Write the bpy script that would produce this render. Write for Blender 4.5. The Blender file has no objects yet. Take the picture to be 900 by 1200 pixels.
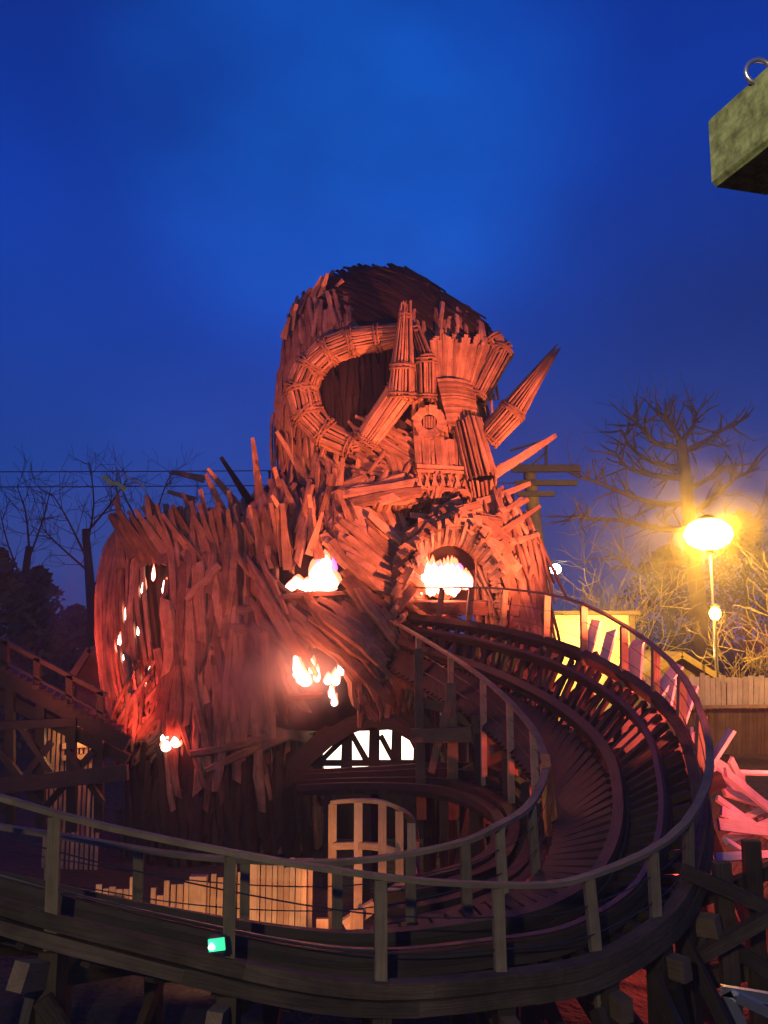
import bpy, math, random
from mathutils import Vector as V, Matrix
from mathutils.bvhtree import BVHTree
R = random.Random(7)
S = bpy.context.scene
COL = S.collection
rad = math.radians
# ------------------------------------------------------------------ camera, sky, exposure
F = 1039.0; PITCH = rad(8.0); CAM = V((0, 0, 6.2))
FWD = V((0, math.cos(PITCH), math.sin(PITCH))); UP = V((0, -math.sin(PITCH), math.cos(PITCH)))
cd = bpy.data.cameras.new('camera'); cam = bpy.data.objects.new('camera', cd); COL.objects.link(cam)
cd.sensor_fit = 'VERTICAL'; cd.sensor_height = 24; cd.lens = 24 * F / 1200
cd.clip_start = 0.05; cd.clip_end = 2000
cam.location = CAM; cam.rotation_euler = (rad(90) + PITCH, 0, 0)
S.camera = cam
S.view_settings.view_transform = 'Standard'; S.view_settings.look = 'None'
S.view_settings.exposure = 0; S.view_settings.gamma = 1; S.view_settings.use_curve_mapping = False
S.cycles.use_denoising = True
S.cycles.max_bounces = 6; S.cycles.volume_bounces = 0
S.cycles.sample_clamp_indirect = 3

w = bpy.data.worlds.new('World'); S.world = w; w.use_nodes = True
nt = w.node_tree; nt.nodes.clear()
N = nt.nodes.new; Lk = nt.links.new
tc = N('ShaderNodeTexCoord'); sep = N('ShaderNodeSeparateXYZ'); Lk(tc.outputs['Generated'], sep.inputs[0])
ramp = N('ShaderNodeValToRGB'); Lk(sep.outputs['Z'], ramp.inputs[0])
cr = ramp.color_ramp
cr.elements[0].position = 0.0; cr.elements[0].color = (0.040, 0.062, 0.22, 1)
cr.elements[1].position = 0.66; cr.elements[1].color = (0.0008, 0.026, 0.275, 1)
for p, c in ((0.10, (0.022, 0.054, 0.25)), (0.19, (0.010, 0.048, 0.285)), (0.32, (0.0035, 0.040, 0.31)), (0.48, (0.0012, 0.032, 0.30))):
    e = cr.elements.new(p); e.color = (*c, 1)
ns = N('ShaderNodeTexNoise'); ns.inputs['Scale'].default_value = 1.9; ns.inputs['Detail'].default_value = 3; ns.inputs['Roughness'].default_value = 0.4
mp = N('ShaderNodeMapping'); mp.inputs['Location'].default_value = (3.1, 0.4, 1.7); mp.inputs['Scale'].default_value = (1, 1, 1.6)
Lk(tc.outputs['Generated'], mp.inputs[0]); Lk(mp.outputs[0], ns.inputs['Vector'])
mr = N('ShaderNodeMapRange'); mr.inputs[1].default_value = 0.3; mr.inputs[2].default_value = 0.7; mr.inputs[3].default_value = 0.66; mr.inputs[4].default_value = 1.3
Lk(ns.outputs['Fac'], mr.inputs[0])
mul = N('ShaderNodeVectorMath'); mul.operation = 'SCALE'; Lk(ramp.outputs[0], mul.inputs[0]); Lk(mr.outputs[0], mul.inputs['Scale'])
# a thinner, brighter stretch of cloud high in front
dt = N('ShaderNodeVectorMath'); dt.operation = 'DOT_PRODUCT'; Lk(tc.outputs['Generated'], dt.inputs[0]); dt.inputs[1].default_value = (-0.03, 0.84, 0.54)
dr = N('ShaderNodeMapRange'); dr.interpolation_type = 'SMOOTHERSTEP'; Lk(dt.outputs['Value'], dr.inputs[0]); dr.inputs[1].default_value = .95; dr.inputs[2].default_value = 1.0; dr.inputs[3].default_value = 0; dr.inputs[4].default_value = 1
n2 = N('ShaderNodeTexNoise'); n2.inputs['Scale'].default_value = 5; n2.inputs['Detail'].default_value = 4; Lk(mp.outputs[0], n2.inputs['Vector'])
nm = N('ShaderNodeMath'); nm.operation = 'MULTIPLY'; Lk(dr.outputs[0], nm.inputs[0]); Lk(n2.outputs['Fac'], nm.inputs[1])
cl = N('ShaderNodeVectorMath'); cl.operation = 'SCALE'; cl.inputs[0].default_value = (0.002, 0.085, 0.36); Lk(nm.outputs[0], cl.inputs['Scale'])
a0 = N('ShaderNodeVectorMath'); a0.operation = 'ADD'; Lk(mul.outputs[0], a0.inputs[0]); Lk(cl.outputs[0], a0.inputs[1]); mul = a0
sky = N('ShaderNodeTexSky'); sky.sky_type = 'NISHITA'; sky.sun_disc = False; sky.sun_elevation = rad(-5); sky.sun_rotation = rad(60)
sc2 = N('ShaderNodeVectorMath'); sc2.operation = 'SCALE'; sc2.inputs['Scale'].default_value = 0.05; Lk(sky.outputs[0], sc2.inputs[0])
add = N('ShaderNodeVectorMath'); add.operation = 'ADD'; Lk(mul.outputs[0], add.inputs[0]); Lk(sc2.outputs[0], add.inputs[1])
bg = N('ShaderNodeBackground'); bg.inputs['Strength'].default_value = 1.0; Lk(add.outputs[0], bg.inputs[0])
wo = N('ShaderNodeOutputWorld'); Lk(bg.outputs[0], wo.inputs[0])

def P(px, py, Y):
    d = FWD + V(((px - 450) / F, 0, 0)) + UP * ((600 - py) / F)
    return CAM + d * (Y / d.y)
def ray_dir(px, py):
    return (FWD + V(((px - 450) / F, 0, 0)) + UP * ((600 - py) / F)).normalized()
def pix(p):
    d = p - CAM; z = d.dot(FWD)
    return 450 + F * d.x / z, 600 - F * d.dot(UP) / z

def lamp(kind, name, loc, color, power, size=0.2, target=None, angle=60, blend=0.6):
    l = bpy.data.lights.new(name, kind); l.color = color; l.energy = power
    if kind in ('POINT', 'SPOT'): l.shadow_soft_size = size
    if kind == 'SPOT': l.spot_size = rad(angle); l.spot_blend = blend
    o = bpy.data.objects.new(name, l); COL.objects.link(o); o.location = loc
    if target is not None:
        o.rotation_euler = (V(target) - V(loc)).to_track_quat('-Z', 'Y').to_euler()
    return o
RED = (1.0, 0.18, 0.075); DEEP = (1.0, 0.07, 0.045); SODIUM = (1.0, 0.50, 0.05)
# flood lamps that wash the figure, standing beyond both sides of the frame
lamp('SPOT', 'unseen_red_flood', (8.2, 17.2, 5.6), RED, 28000, 0.2, P(485, 525, 26), 47, 0.55)
lamp('SPOT', 'unseen_red_flood', (-9.0, 13.0, 5.6), RED, 13500, 0.2, P(380, 480, 26), 30, 0.9)
lamp('SPOT', 'unseen_red_flood', (-10.5, 15.5, 4.2), (1, .13, .055), 4600, 0.2, P(235, 690, 26), 42, 1.0)
lamp('SPOT', 'unseen_red_flood', P(-60, 800, 26), (1, .09, .05), 1500, 0.2, P(140, 740, 27.5), 50, 0.8)
lamp('SPOT', 'unseen_red_flood', (8.9, 17.6, 3.7), (1, .11, .08), 3600, 0.2, (5.6, 18.6, 5.2), 75, 0.5)
lamp('SPOT', 'unseen_red_flood', (6.7, 12.2, 4.6), (1, .13, .09), 2000, 0.2, (5.6, 19.0, 5.2), 42, 0.6)
lamp('SPOT', 'unseen_red_flood', (8.0, 12.6, 5.4), (1, .12, .08), 1250, 0.2, P(885, 950, 16.2), 48, 0.7)
lamp('POINT', 'unseen_red_flood', (5.0, 17.2, 1.6), (1, .09, .06), 500, 0.15)  # unseen red light added under the track to redden the tie gaps
lamp('SPOT', 'unseen_amber_flood', (1.6, 15.6, .5), (1, .42, .15), 900, .15, (2.0, 21.5, 5.0), 60, .6)  # unseen amber spot added inside the loop to warm the scaffold posts
lamp('SPOT', 'unseen_red_flood', P(128, 915, 24.0), (1, .07, .045), 900, 0.1, P(160, 740, 26.5), 70, 0.7)
# lamp of the queue path behind the viewer
lamp('POINT', 'path_lamp', (-3.0, -3.2, 9.0), (1, 0.82, 0.48), 2100, 0.15)
lamp('SPOT', 'unseen_sodium_lamp', (15.5, 24.0, 9.0), SODIUM, 2600, 0.3, (10.5, 31, 4.2), 60, 0.7)  # two unseen sodium spots added to light fence, hut and shrubs
lamp('SPOT', 'unseen_sodium_lamp', (15.5, 25.0, 9.0), SODIUM, 15000, 0.3, (9.3, 40, 7.5), 58, 0.8)

# ------------------------------------------------------------------ mesh builder
class MB:
    def __init__(s): s.v = []; s.f = []; s.g = []; s.m = []
    def add(s, vs, fs, gs, mi=0):
        b = len(s.v); s.v += [tuple(p) for p in vs]; s.g += gs
        s.f += [tuple(i + b for i in f) for f in fs]; s.m += [mi] * len(fs)
    def box(s, c, sx, sy, sz, ax=(1, 0, 0), az=(0, 0, 1), mi=0, tone=None):
        ax = V(ax).normalized(); az = V(az).normalized(); ay = az.cross(ax).normalized()
        s.plank(V(c) - ax * sx / 2, V(c) + ax * sx / 2, az, sy, sz, mi=mi, tone=tone, rough=0)
    def plank(s, p0, p1, n, w, t, mi=0, tone=None, taper=1.0, seg=1, bend=0.0, rough=0.06, slant=0.0):
        p0 = V(p0); p1 = V(p1); d = p1 - p0; n = V(n)
        pts = [p0 + d * (i / seg) + n * (bend * 4 * (i / seg) * (1 - i / seg)) for i in range(seg + 1)]
        s.strip(pts, [n] * (seg + 1), w, t, mi, tone, taper, rough, slant)
    def strip(s, pts, ns, w, t, mi=0, tone=None, taper=1.0, rough=0.06, slant=0.0, log=False):
        tone = R.random() if tone is None else tone
        uo = R.uniform(0, 40); vo = R.uniform(0, 40); vs = []; gs = []; acc = 0
        m = len(pts)
        prof = ((-1, .86), (-.88, 1), (.88, 1), (1, .86), (1, -.88), (.86, -1), (-.88, -1), (-1, -.88)) if log == 2 else ((-1, .1), (-.62, 1), (.55, 1), (1, -.1), (.6, -1), (-.6, -1)) if log else ((-1, 1), (1, 1), (1, -1), (-1, -1))
        K = len(prof); vv = [0]
        for q in range(1, K): vv.append(vv[-1] + math.hypot((prof[q][0] - prof[q - 1][0]) * w / 2, (prof[q][1] - prof[q - 1][1]) * t / 2))
        for i, p in enumerate(pts):
            d = (pts[min(i + 1, m - 1)] - pts[max(i - 1, 0)])
            if d.length < 1e-6: d = V((0, 0, 1))
            d.normalize()
            n = V(ns[i]); sd = d.cross(n)
            if sd.length < 1e-4: sd = d.orthogonal()
            sd.normalize(); n = sd.cross(d).normalized()
            u = i / (m - 1); k = 1 + (taper - 1) * u
            if log == 1: k *= 1 - .24 * abs(2 * u - 1) ** 3
            ww = w * k * (1 + R.uniform(-rough, rough) * 2) / 2; tt = t * (0.5 + 0.5 * k) / 2
            if i: acc += (pts[i] - pts[i - 1]).length
            e = d * (slant * w if i == m - 1 else (-slant * w * .5 if i == 0 else 0))
            if log == 1 and 0 < i < m - 1: p = p + sd * R.uniform(-.085, .085) * w + n * R.uniform(-.06, .06) * w
            for q, (a, b) in enumerate(prof):
                vs.append(p + sd * (a * ww) + n * (b * tt) + e * a * .5)
                gs.append((uo + acc, vo + vv[q], tone))
        fs = []
        for i in range(m - 1):
            a = i * K
            for q in range(K): fs.append((a + q, a + (q + 1) % K, a + K + (q + 1) % K, a + K + q))
        fs += [tuple(reversed(range(K))), tuple((m - 1) * K + q for q in range(K))]
        s.add(vs, fs, gs, mi)
    def tube(s, pts, rs, n=6, mi=0, tone=None, cap=True):
        tone = R.random() if tone is None else tone
        vs = []; gs = []; m = len(pts); acc = 0; vo = R.uniform(0, 30); ref = None
        for i, p in enumerate(pts):
            d = pts[min(i + 1, m - 1)] - pts[max(i - 1, 0)]
            d = d.normalized() if d.length > 1e-6 else V((0, 0, 1))
            if ref is None: ref = d.orthogonal()
            a = (ref - d * ref.dot(d)); a = a.normalized() if a.length > 1e-5 else d.orthogonal().normalized()
            ref = a; b = d.cross(a)
            if i: acc += (pts[i] - pts[i - 1]).length
            for k in range(n):
                t = 2 * math.pi * k / n
                vs.append(p + (a * math.cos(t) + b * math.sin(t)) * rs[i])
                gs.append((acc, vo + k * 2 * math.pi * rs[0] / n, tone))
        fs = [(i * n + k, i * n + (k + 1) % n, (i + 1) * n + (k + 1) % n, (i + 1) * n + k) for i in range(m - 1) for k in range(n)]
        if cap: fs += [tuple(reversed(range(n))), tuple((m - 1) * n + k for k in range(n))]
        s.add(vs, fs, gs, mi)
    def bundle(s, p0, p1, r0, r1, n=14, bands=True, wid=None, over=0.12, mi=0, core=1, prong=0.0, tone=None):
        n = int(n * 1.7)
        p0 = V(p0); p1 = V(p1); d = (p1 - p0).normalized(); a = d.orthogonal().normalized(); b = d.cross(a)
        s.tube([p0, p1], [r0 * .86, r1 * .86], 10, core, 0.05)
        for k in range(n):
            t = 2 * math.pi * (k + R.uniform(-.25, .25)) / n; o = a * math.cos(t) + b * math.sin(t)
            wd = 2 * math.pi * max(r0, r1) / n * R.uniform(.55, .9)
            e0 = R.uniform(-.02, over); e1 = R.uniform(-.02, over) + prong * R.random()
            q0 = p0 + o * r0 * R.uniform(.93, 1.08) - d * e0; q1 = p1 + o * r1 * R.uniform(.93, 1.08) + d * e1
            s.strip([q0, q0.lerp(q1, .35), q0.lerp(q1, .7), q1], [o] * 4, wd * 1.15, max(.06, wd * .7), mi,
                    min(1, max(0, R.gauss(.55 if tone is None else tone, .26))), max(.12, r1 / r0) * R.uniform(.9, 1.1), .1, R.uniform(-.5, .5), True)
        if bands:
            for p, r in ((p0, r0), (p1, r1)):
                for j in range(2):
                    q = p + d * (j - .5) * .11
                    ring = [q + (a * math.cos(u) + b * math.sin(u)) * (r * 1.09 + .02) + d * R.uniform(-.02, .02) for u in [2 * math.pi * i / 14 for i in range(15)]]
                    s.tube(ring, [.035] * 15, 5, mi, .35, False)
WL = {}
def build(mb, name, mats, parent=None, smooth=False):
    if not isinstance(mats, (list, tuple)): mats = [mats]
    me = bpy.data.meshes.new(name)
    xs = list(zip(*mb.v)); c = V([(min(a) + max(a)) / 2 for a in xs])
    if parent is None: c.z = min(xs[2])
    me.from_pydata([V(p) - c for p in mb.v], [], mb.f)
    for m in mats: me.materials.append(m)
    if len(mats) > 1: me.polygons.foreach_set('material_index', mb.m)
    at = me.attributes.new('grain', 'FLOAT_VECTOR', 'POINT')
    at.data.foreach_set('vector', [q for g in mb.g for q in g])
    if smooth: me.polygons.foreach_set('use_smooth', [True] * len(me.polygons))
    me.update()
    o = bpy.data.objects.new(name, me); COL.objects.link(o)
    if parent: o.parent = parent; o.location = c - WL[parent.name]
    else: o.location = c
    WL[o.name] = c
    return o
def tag(o, label=None, cat=None, group=None, kind=None):
    if label: o['label'] = label
    if cat: o['category'] = cat
    if group: o['group'] = group
    if kind: o['kind'] = kind
    return o
def thing(name, loc, label, cat, group=None):
    o = bpy.data.objects.new(name, None); COL.objects.link(o); o.location = loc; WL[o.name] = V(loc); o.empty_display_size = .3
    return tag(o, label, cat, group)

# ------------------------------------------------------------------ materials
def mat(name):
    m = bpy.data.materials.new(name); m.use_nodes = True; t = m.node_tree
    return m, t, t.nodes['Principled BSDF']
def wood(name, dark, light, rough=.8, grain=1.0, stain=.35, spec=.25, sscale=1.7):
    m, t, b = mat(name); n = t.nodes.new; l = t.links.new
    a = n('ShaderNodeAttribute'); a.attribute_name = 'grain'
    sp = n('ShaderNodeSeparateXYZ'); l(a.outputs['Vector'], sp.inputs[0])
    mp = n('ShaderNodeMapping'); mp.inputs['Scale'].default_value = (1.3, 22, 0); l(a.outputs['Vector'], mp.inputs[0])
    g = n('ShaderNodeTexNoise'); g.inputs['Scale'].default_value = 1.6; g.inputs['Detail'].default_value = 5; l(mp.outputs[0], g.inputs['Vector'])
    o = n('ShaderNodeTexCoord'); st = n('ShaderNodeTexNoise'); st.inputs['Scale'].default_value = sscale; st.inputs['Detail'].default_value = 6; st.inputs['Roughness'].default_value = .65
    l(o.outputs['Object'], st.inputs['Vector'])
    m1 = n('ShaderNodeMath'); m1.operation = 'MULTIPLY_ADD'; l(sp.outputs['Z'], m1.inputs[0]); m1.inputs[1].default_value = .62
    gg = n('ShaderNodeMath'); gg.operation = 'MULTIPLY_ADD'; l(g.outputs['Fac'], gg.inputs[0]); gg.inputs[1].default_value = .9 * grain; gg.inputs[2].default_value = -.45 * grain + .19
    l(gg.outputs[0], m1.inputs[2])
    mx = n('ShaderNodeMix'); mx.data_type = 'RGBA'; l(m1.outputs[0], mx.inputs['Factor']); mx.inputs['A'].default_value = (*dark, 1); mx.inputs['B'].default_value = (*light, 1)
    cr = n('ShaderNodeMapRange'); l(st.outputs['Fac'], cr.inputs[0]); cr.inputs[1].default_value = .35; cr.inputs[2].default_value = .68; cr.inputs[3].default_value = 1 - stain; cr.inputs[4].default_value = 1.1
    sc = n('ShaderNodeVectorMath'); sc.operation = 'SCALE'; l(mx.outputs['Result'], sc.inputs[0]); l(cr.outputs[0], sc.inputs['Scale'])
    l(sc.outputs[0], b.inputs['Base Color']); b.inputs['Roughness'].default_value = rough; b.inputs['Specular IOR Level'].default_value = spec
    bp = n('ShaderNodeBump'); bp.inputs['Strength'].default_value = .5; bp.inputs['Distance'].default_value = .03; l(g.outputs['Fac'], bp.inputs['Height']); l(bp.outputs[0], b.inputs['Normal'])
    return m
def plain(name, c, rough=.7, metal=0.0, noise=.3, scale=4):
    m, t, b = mat(name); n = t.nodes.new; l = t.links.new
    o = n('ShaderNodeTexCoord'); st = n('ShaderNodeTexNoise'); st.inputs['Scale'].default_value = scale; st.inputs['Detail'].default_value = 6
    l(o.outputs['Object'], st.inputs['Vector'])
    mx = n('ShaderNodeMix'); mx.data_type = 'RGBA'; l(st.outputs['Fac'], mx.inputs['Factor'])
    mx.inputs['A'].default_value = (*[q * (1 - noise) for q in c], 1); mx.inputs['B'].default_value = (*[min(1, q * (1 + noise)) for q in c], 1)
    l(mx.outputs['Result'], b.inputs['Base Color']); b.inputs['Roughness'].default_value = rough; b.inputs['Metallic'].default_value = metal
    return m
def glow(name, c, s):
    m, t, b = mat(name); b.inputs['Base Color'].default_value = (*[min(1, q) for q in c], 1)
    b.inputs['Emission Color'].default_value = (*c, 1); b.inputs['Emission Strength'].default_value = s
    return m
M_FIG = wood('effigy_timber', (.06, .034, .022), (.58, .38, .24), .78, 1.1, .5)
M_CORE = plain('hollow_shade_core', (.022, .016, .013), .9)  # near-black core: shade of gaps and hollows put into colour
M_CAP = wood('dark_thatch_and_shade', (.007, .006, .0055), (.026, .021, .018), .9)
M_TRK = wood('creosote_and_shade_timber', (.022, .016, .010), (.075, .054, .032), .6, spec=.35)  # creosote on the track; holds painted shade on the figure's foot
M_LED = wood('laminated_beam_timber', (.09, .062, .034), (.26, .18, .10), .75)
M_EDGE = wood('weathered_beam_timber', (.035, .026, .014), (.15, .105, .06), .8, 1.3, .55)
M_RAIL = wood('handrail_timber', (.13, .10, .055), (.36, .28, .15), .65)
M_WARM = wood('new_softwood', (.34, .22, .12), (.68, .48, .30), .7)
M_PALE = wood('pale_sawn_plank', (.50, .42, .36), (.78, .68, .60), .7, stain=.2)
M_MOSS = wood('mossy_oak', (.12, .14, .04), (.44, .50, .24), .85, .7, .62, sscale=22)
M_LITYEL = wood('lamplight_yellow_wood', (.45, .24, .03), (.72, .42, .07), .6)  # lamplight on the inner rail put into a yellow wood colour
M_STEEL = plain('galvanised_steel', (.55, .56, .58), .3, .9)
M_IRON = plain('dark_iron', (.06, .06, .065), .5, .6)
M_BARK = wood('bark', (.12, .085, .05), (.30, .22, .13), .9)
M_BARKD = wood('dark_bark', (.025, .022, .02), (.06, .05, .045), .9)
M_TWIG = wood('pale_twigs', (.30, .25, .14), (.58, .48, .28), .85)
M_LEAF = plain('evergreen_foliage', (.030, .045, .022), .7)
M_GND = plain('dark_earth', (.024, .018, .014), .95, 0, .5, .6)
t_ = M_GND.node_tree; n_ = t_.nodes.new('ShaderNodeTexNoise'); n_.inputs['Scale'].default_value = 5; n_.inputs['Detail'].default_value = 8; c_ = t_.nodes.new('ShaderNodeTexCoord'); t_.links.new(c_.outputs['Object'], n_.inputs['Vector'])
p_ = t_.nodes.new('ShaderNodeBump'); p_.inputs['Distance'].default_value = .25; p_.inputs['Strength'].default_value = 1; t_.links.new(n_.outputs['Fac'], p_.inputs['Height']); t_.links.new(p_.outputs[0], t_.nodes['Principled BSDF'].inputs['Normal'])
M_ROOF = wood('shingle_roof', (.10, .07, .05), (.22, .15, .10), .8)
M_YWALL = plain('cream_render', (.72, .62, .36), .8, 0, .12, 1.5)
M_FLAME = glow('flame_light', (1.0, .62, .50), 9)
M_FLAMEP = glow('violet_flame_light', (.72, .20, .85), 1.6)
M_FRINGE = glow('flame_fringe_light', (1.0, .20, .10), 2.6)
M_ROOM = glow('lit_interior_light', (1.0, .80, .62), 3.2)
M_SOD = glow('sodium_lamp_glass', (1.0, .45, .035), 115)
M_WHT = glow('white_lamp_glass', (.85, .95, 1.0), 30)
M_GRN = glow('green_signal_glass', (.05, .95, .38), 1.0)
M_GRNB = glow('green_bright_glass', (.45, 1.0, .7), 3.0)
M_RIB = plain('yellow_ribbon_cloth', (.75, .80, .12), .7)
M_RIBG = plain('grey_ribbon_cloth', (.42, .55, .62), .7)

# ------------------------------------------------------------------ splines
def cr_eval(pts, t):
    n = len(pts) - 1; i = min(int(t), n - 1); u = t - i
    p0 = pts[max(i - 1, 0)]; p1 = pts[i]; p2 = pts[i + 1]; p3 = pts[min(i + 2, n)]
    return .5 * ((2 * p1) + (p2 - p0) * u + (2 * p0 - 5 * p1 + 4 * p2 - p3) * u * u + (3 * p1 - p0 - 3 * p2 + p3) * u ** 3)
def cr_line(pts, k=6):
    n = len(pts) - 1
    return [cr_eval(pts, i / k) for i in range(n * k + 1)]

# ------------------------------------------------------------------ ground
def sstep(a, b, x):
    t = min(1, max(0, (x - a) / (b - a))); return t * t * (3 - 2 * t)
def gz(x, y):
    return 2.3 * sstep(5.8, 7.6, x) * sstep(11, 15, y) + 2.0 * sstep(32, 46, y) + .95 * sstep(-12, -9, x) * sstep(4, 2.5, x) * sstep(13.0, 13.3, y) * sstep(20, 17.5, y)
mb = MB()
xs = [-250, -150, -80] + [-40 + i * 1.6 for i in range(51)] + [80, 150, 250]
ys = [-100, -50, -10] + [-4 + i * 1.6 for i in range(45)] + [90, 150, 300]
for y in ys:
    for x in xs:
        mb.v.append((x, y, gz(x, y) + (R.uniform(-.09, .05) if abs(x) < 45 and -5 < y < 70 else -.2))); mb.g.append((x, y, .5))
nx = len(xs)
for j in range(len(ys) - 1):
    for i in range(nx - 1): mb.f.append((j * nx + i, j * nx + i + 1, (j + 1) * nx + i + 1, (j + 1) * nx + i)); mb.m.append(0)
tag(build(mb, 'ground', M_GND, smooth=True), kind='structure')

# ------------------------------------------------------------------ the wooden figure
def loft_rings(rings, k=4):
    rs = [V((r[0], r[1], r[2])) for r in rings]; q = [V((r[3], r[4], 0)) for r in rings]
    out = []
    for i in range((len(rings) - 1) * k + 1):
        a = cr_eval(rs, i / k); b = cr_eval(q, i / k); c = P(a.y, a.x, b.x)
        out.append((c, max(.05, a.z / F * b.x), max(.05, b.y)))
    return out
def loft_mesh(rr, n=36, sc=1.0):
    vs = []; fs = []
    for c, rx, ry in rr:
        for k in range(n):
            t = 2 * math.pi * k / n; vs.append(c + V((math.cos(t) * rx * sc, math.sin(t) * ry * sc, 0)))
    m = len(rr)
    for i in range(m - 1):
        for k in range(n): fs.append((i * n + k, i * n + (k + 1) % n, (i + 1) * n + (k + 1) % n, (i + 1) * n + k))
    fs += [tuple(range(n)), tuple((m - 1) * n + k for k in reversed(range(n)))]
    return vs, fs
class Shell:
    def __init__(s, rings, inner=.97):
        s.rr = loft_rings(rings); vs, fs = loft_mesh(s.rr); s.bvh = BVHTree.FromPolygons(vs, fs)
        s.inner = inner
    def core(s, mb, mi=1):
        vs, fs = loft_mesh(s.rr, 36, s.inner); mb.add(vs, fs, [(0, 0, .1)] * len(vs), mi)
    def hit(s, px, py):
        d = ray_dir(px, py); h = s.bvh.ray_cast(CAM, d)
        if h[0] is None: return None, None
        n = h[1]
        if n.dot(d) > 0: n = -n
        return h[0], n
    def surf(s, th, v):
        x = v * (len(s.rr) - 1); i = min(int(x), len(s.rr) - 2); u = x - i
        (c0, a0, b0), (c1, a1, b1) = s.rr[i], s.rr[i + 1]
        c = c0.lerp(c1, u); a = a0 + (a1 - a0) * u; b = b0 + (b1 - b0) * u
        return c + V((math.cos(th) * a, math.sin(th) * b, 0)), V((math.cos(th) / a, math.sin(th) / b, 0)).normalized()
    def wrap(s, mb, w=.26, v0=0., v1=1., th0=0., th1=2 * math.pi, gap=1.0, jit=.1, off=.04, seg=6, parts=1, t=.07, mi=0, tone=None):
        a = max(r[1] for r in s.rr); th = th0
        while th < th1:
            for q in range(parts):
                va = v0 + (v1 - v0) * q / parts + R.uniform(-jit, jit) * .3; vb = v0 + (v1 - v0) * (q + 1) / parts + R.uniform(-jit, jit) * .3
                va = min(1, max(0, va)); vb = min(1, max(0, vb))
                dt = R.uniform(-jit, jit) * .4; o = off + R.uniform(0, .1)
                pts = []; nn = []
                for i in range(seg + 1):
                    p, n = s.surf(th + dt * i / seg, va + (vb - va) * i / seg); pts.append(p + n * o); nn.append(n)
                mb.strip(pts, nn, w * R.uniform(.7, 1.15), t, mi, taper=R.uniform(.8, 1.1), slant=R.uniform(-.6, .6), tone=tone)
            th += gap * w / a * R.uniform(.85, 1.2)
    def drape(s, mb, x0, y0, x1, y1, w=.26, t=.07, off=.1, off1=None, seg=5, taper=1.0, mi=0, tone=None, mask=None, curve=0):
        pts = []; nn = []; last = None
        off1 = off if off1 is None else off1
        dx, dy = x1 - x0, y1 - y0
        for i in range(seg + 1):
            u = i / seg; b = 4 * curve * u * (1 - u)
            x = x0 + dx * u - dy * b; y = y0 + dy * u + dx * b
            if mask and mask(x, y): return False
            h, n = s.hit(x, y)
            if h is None:
                if last is None: continue
                h = P(x, y, last[0].y); n = last[1]
            last = (h, n); pts.append(h + n * (off + (off1 - off) * u)); nn.append(n)
        if len(pts) < 2: return False
        mb.strip(pts, nn, w, max(t, w * .42), mi, tone, taper, .08, R.uniform(-.9, .9), True)
        return True
    def scatter(s, mb, n, box, ang, length, w=(.18, .32), off=(.04, .28), mask=None, t=.075, taper=(.75, 1.1), aj=.16, keep=None, mi=0, tone=None, curve=.03):
        k = 0
        for _ in range(n * 3):
            if k >= n: break
            px = R.uniform(box[0], box[2]); py = R.uniform(box[1], box[3])
            if keep and not keep(px, py): continue
            a = (ang(px, py) if callable(ang) else ang) + R.gauss(0, aj); L = R.uniform(*length) / 2
            dx, dy = math.cos(a) * L, math.sin(a) * L
            if s.drape(mb, px - dx, py - dy, px + dx, py + dy, R.uniform(*w), t, R.uniform(*off), None, 5, R.uniform(*taper), mi, tone, mask, R.uniform(-curve, curve)): k += 1

FIG = thing('wooden_effigy', P(400, 976, 28), 'giant horned wooden figure of rough timber, red lit, with fire glowing inside', 'wooden figure')
WL['wooden_effigy'] = FIG.location.copy()

HEAD = Shell([(322, 440, 30, 28.8, .6), (333, 440, 56, 28.7, 1.4), (358, 438, 92, 28.6, 1.9), (390, 454, 118, 28.5, 2.2), (425, 457, 128, 28.4, 2.4),
              (470, 446, 122, 28.3, 2.5), (520, 447, 122, 28.3, 2.4), (560, 457, 118, 28.2, 2.2), (600, 480, 92, 28.0, 2.0)], .95)
NECK = Shell([(530, 450, 110, 28.4, 2.1), (570, 455, 118, 28.4, 2.3), (610, 450, 130, 28.4, 2.5)])
ARML = Shell([(610, 234, 78, 28.2, 1.9), (632, 226, 92, 28.1, 2.35), (670, 221, 99, 28, 2.6), (730, 221, 102, 28, 2.7), (800, 226, 100, 28, 2.6), (860, 235, 92, 28, 2.5),
              (905, 243, 92, 28, 2.4), (985, 245, 96, 28, 2.4)], .80)
TORSO = Shell([(572, 425, 120, 28.2, 1.9), (605, 402, 118, 28.1, 2.4), (650, 392, 112, 28, 2.8), (700, 392, 106, 28, 3.0), (750, 398, 100, 27.9, 3.0), (800, 400, 96, 27.8, 2.8), (848, 402, 92, 27.8, 2.3)], .97)
ARMR = Shell([(578, 572, 14, 27.4, .9), (600, 580, 24, 27.3, 1.3), (640, 590, 33, 27.2, 1.5), (690, 597, 37, 27.1, 1.6), (750, 602, 36, 27.1, 1.6), (830, 602, 33, 27.1, 1.5)], .95)

# fire openings, as masks for the planks in front of them
def inwin(x, y):
    if 332 < x < 400 and 652 < y < 697 and not (x < 356 and y < 672): return True
    if 342 < x < 402 and 770 < y < 806: return True
    return False

# --- head
hm = MB(); HEAD.core(hm)
HEAD.wrap(hm, .24, .12, 1, 0, math.pi, 1.0, .06, .03, 8, 2)
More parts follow.
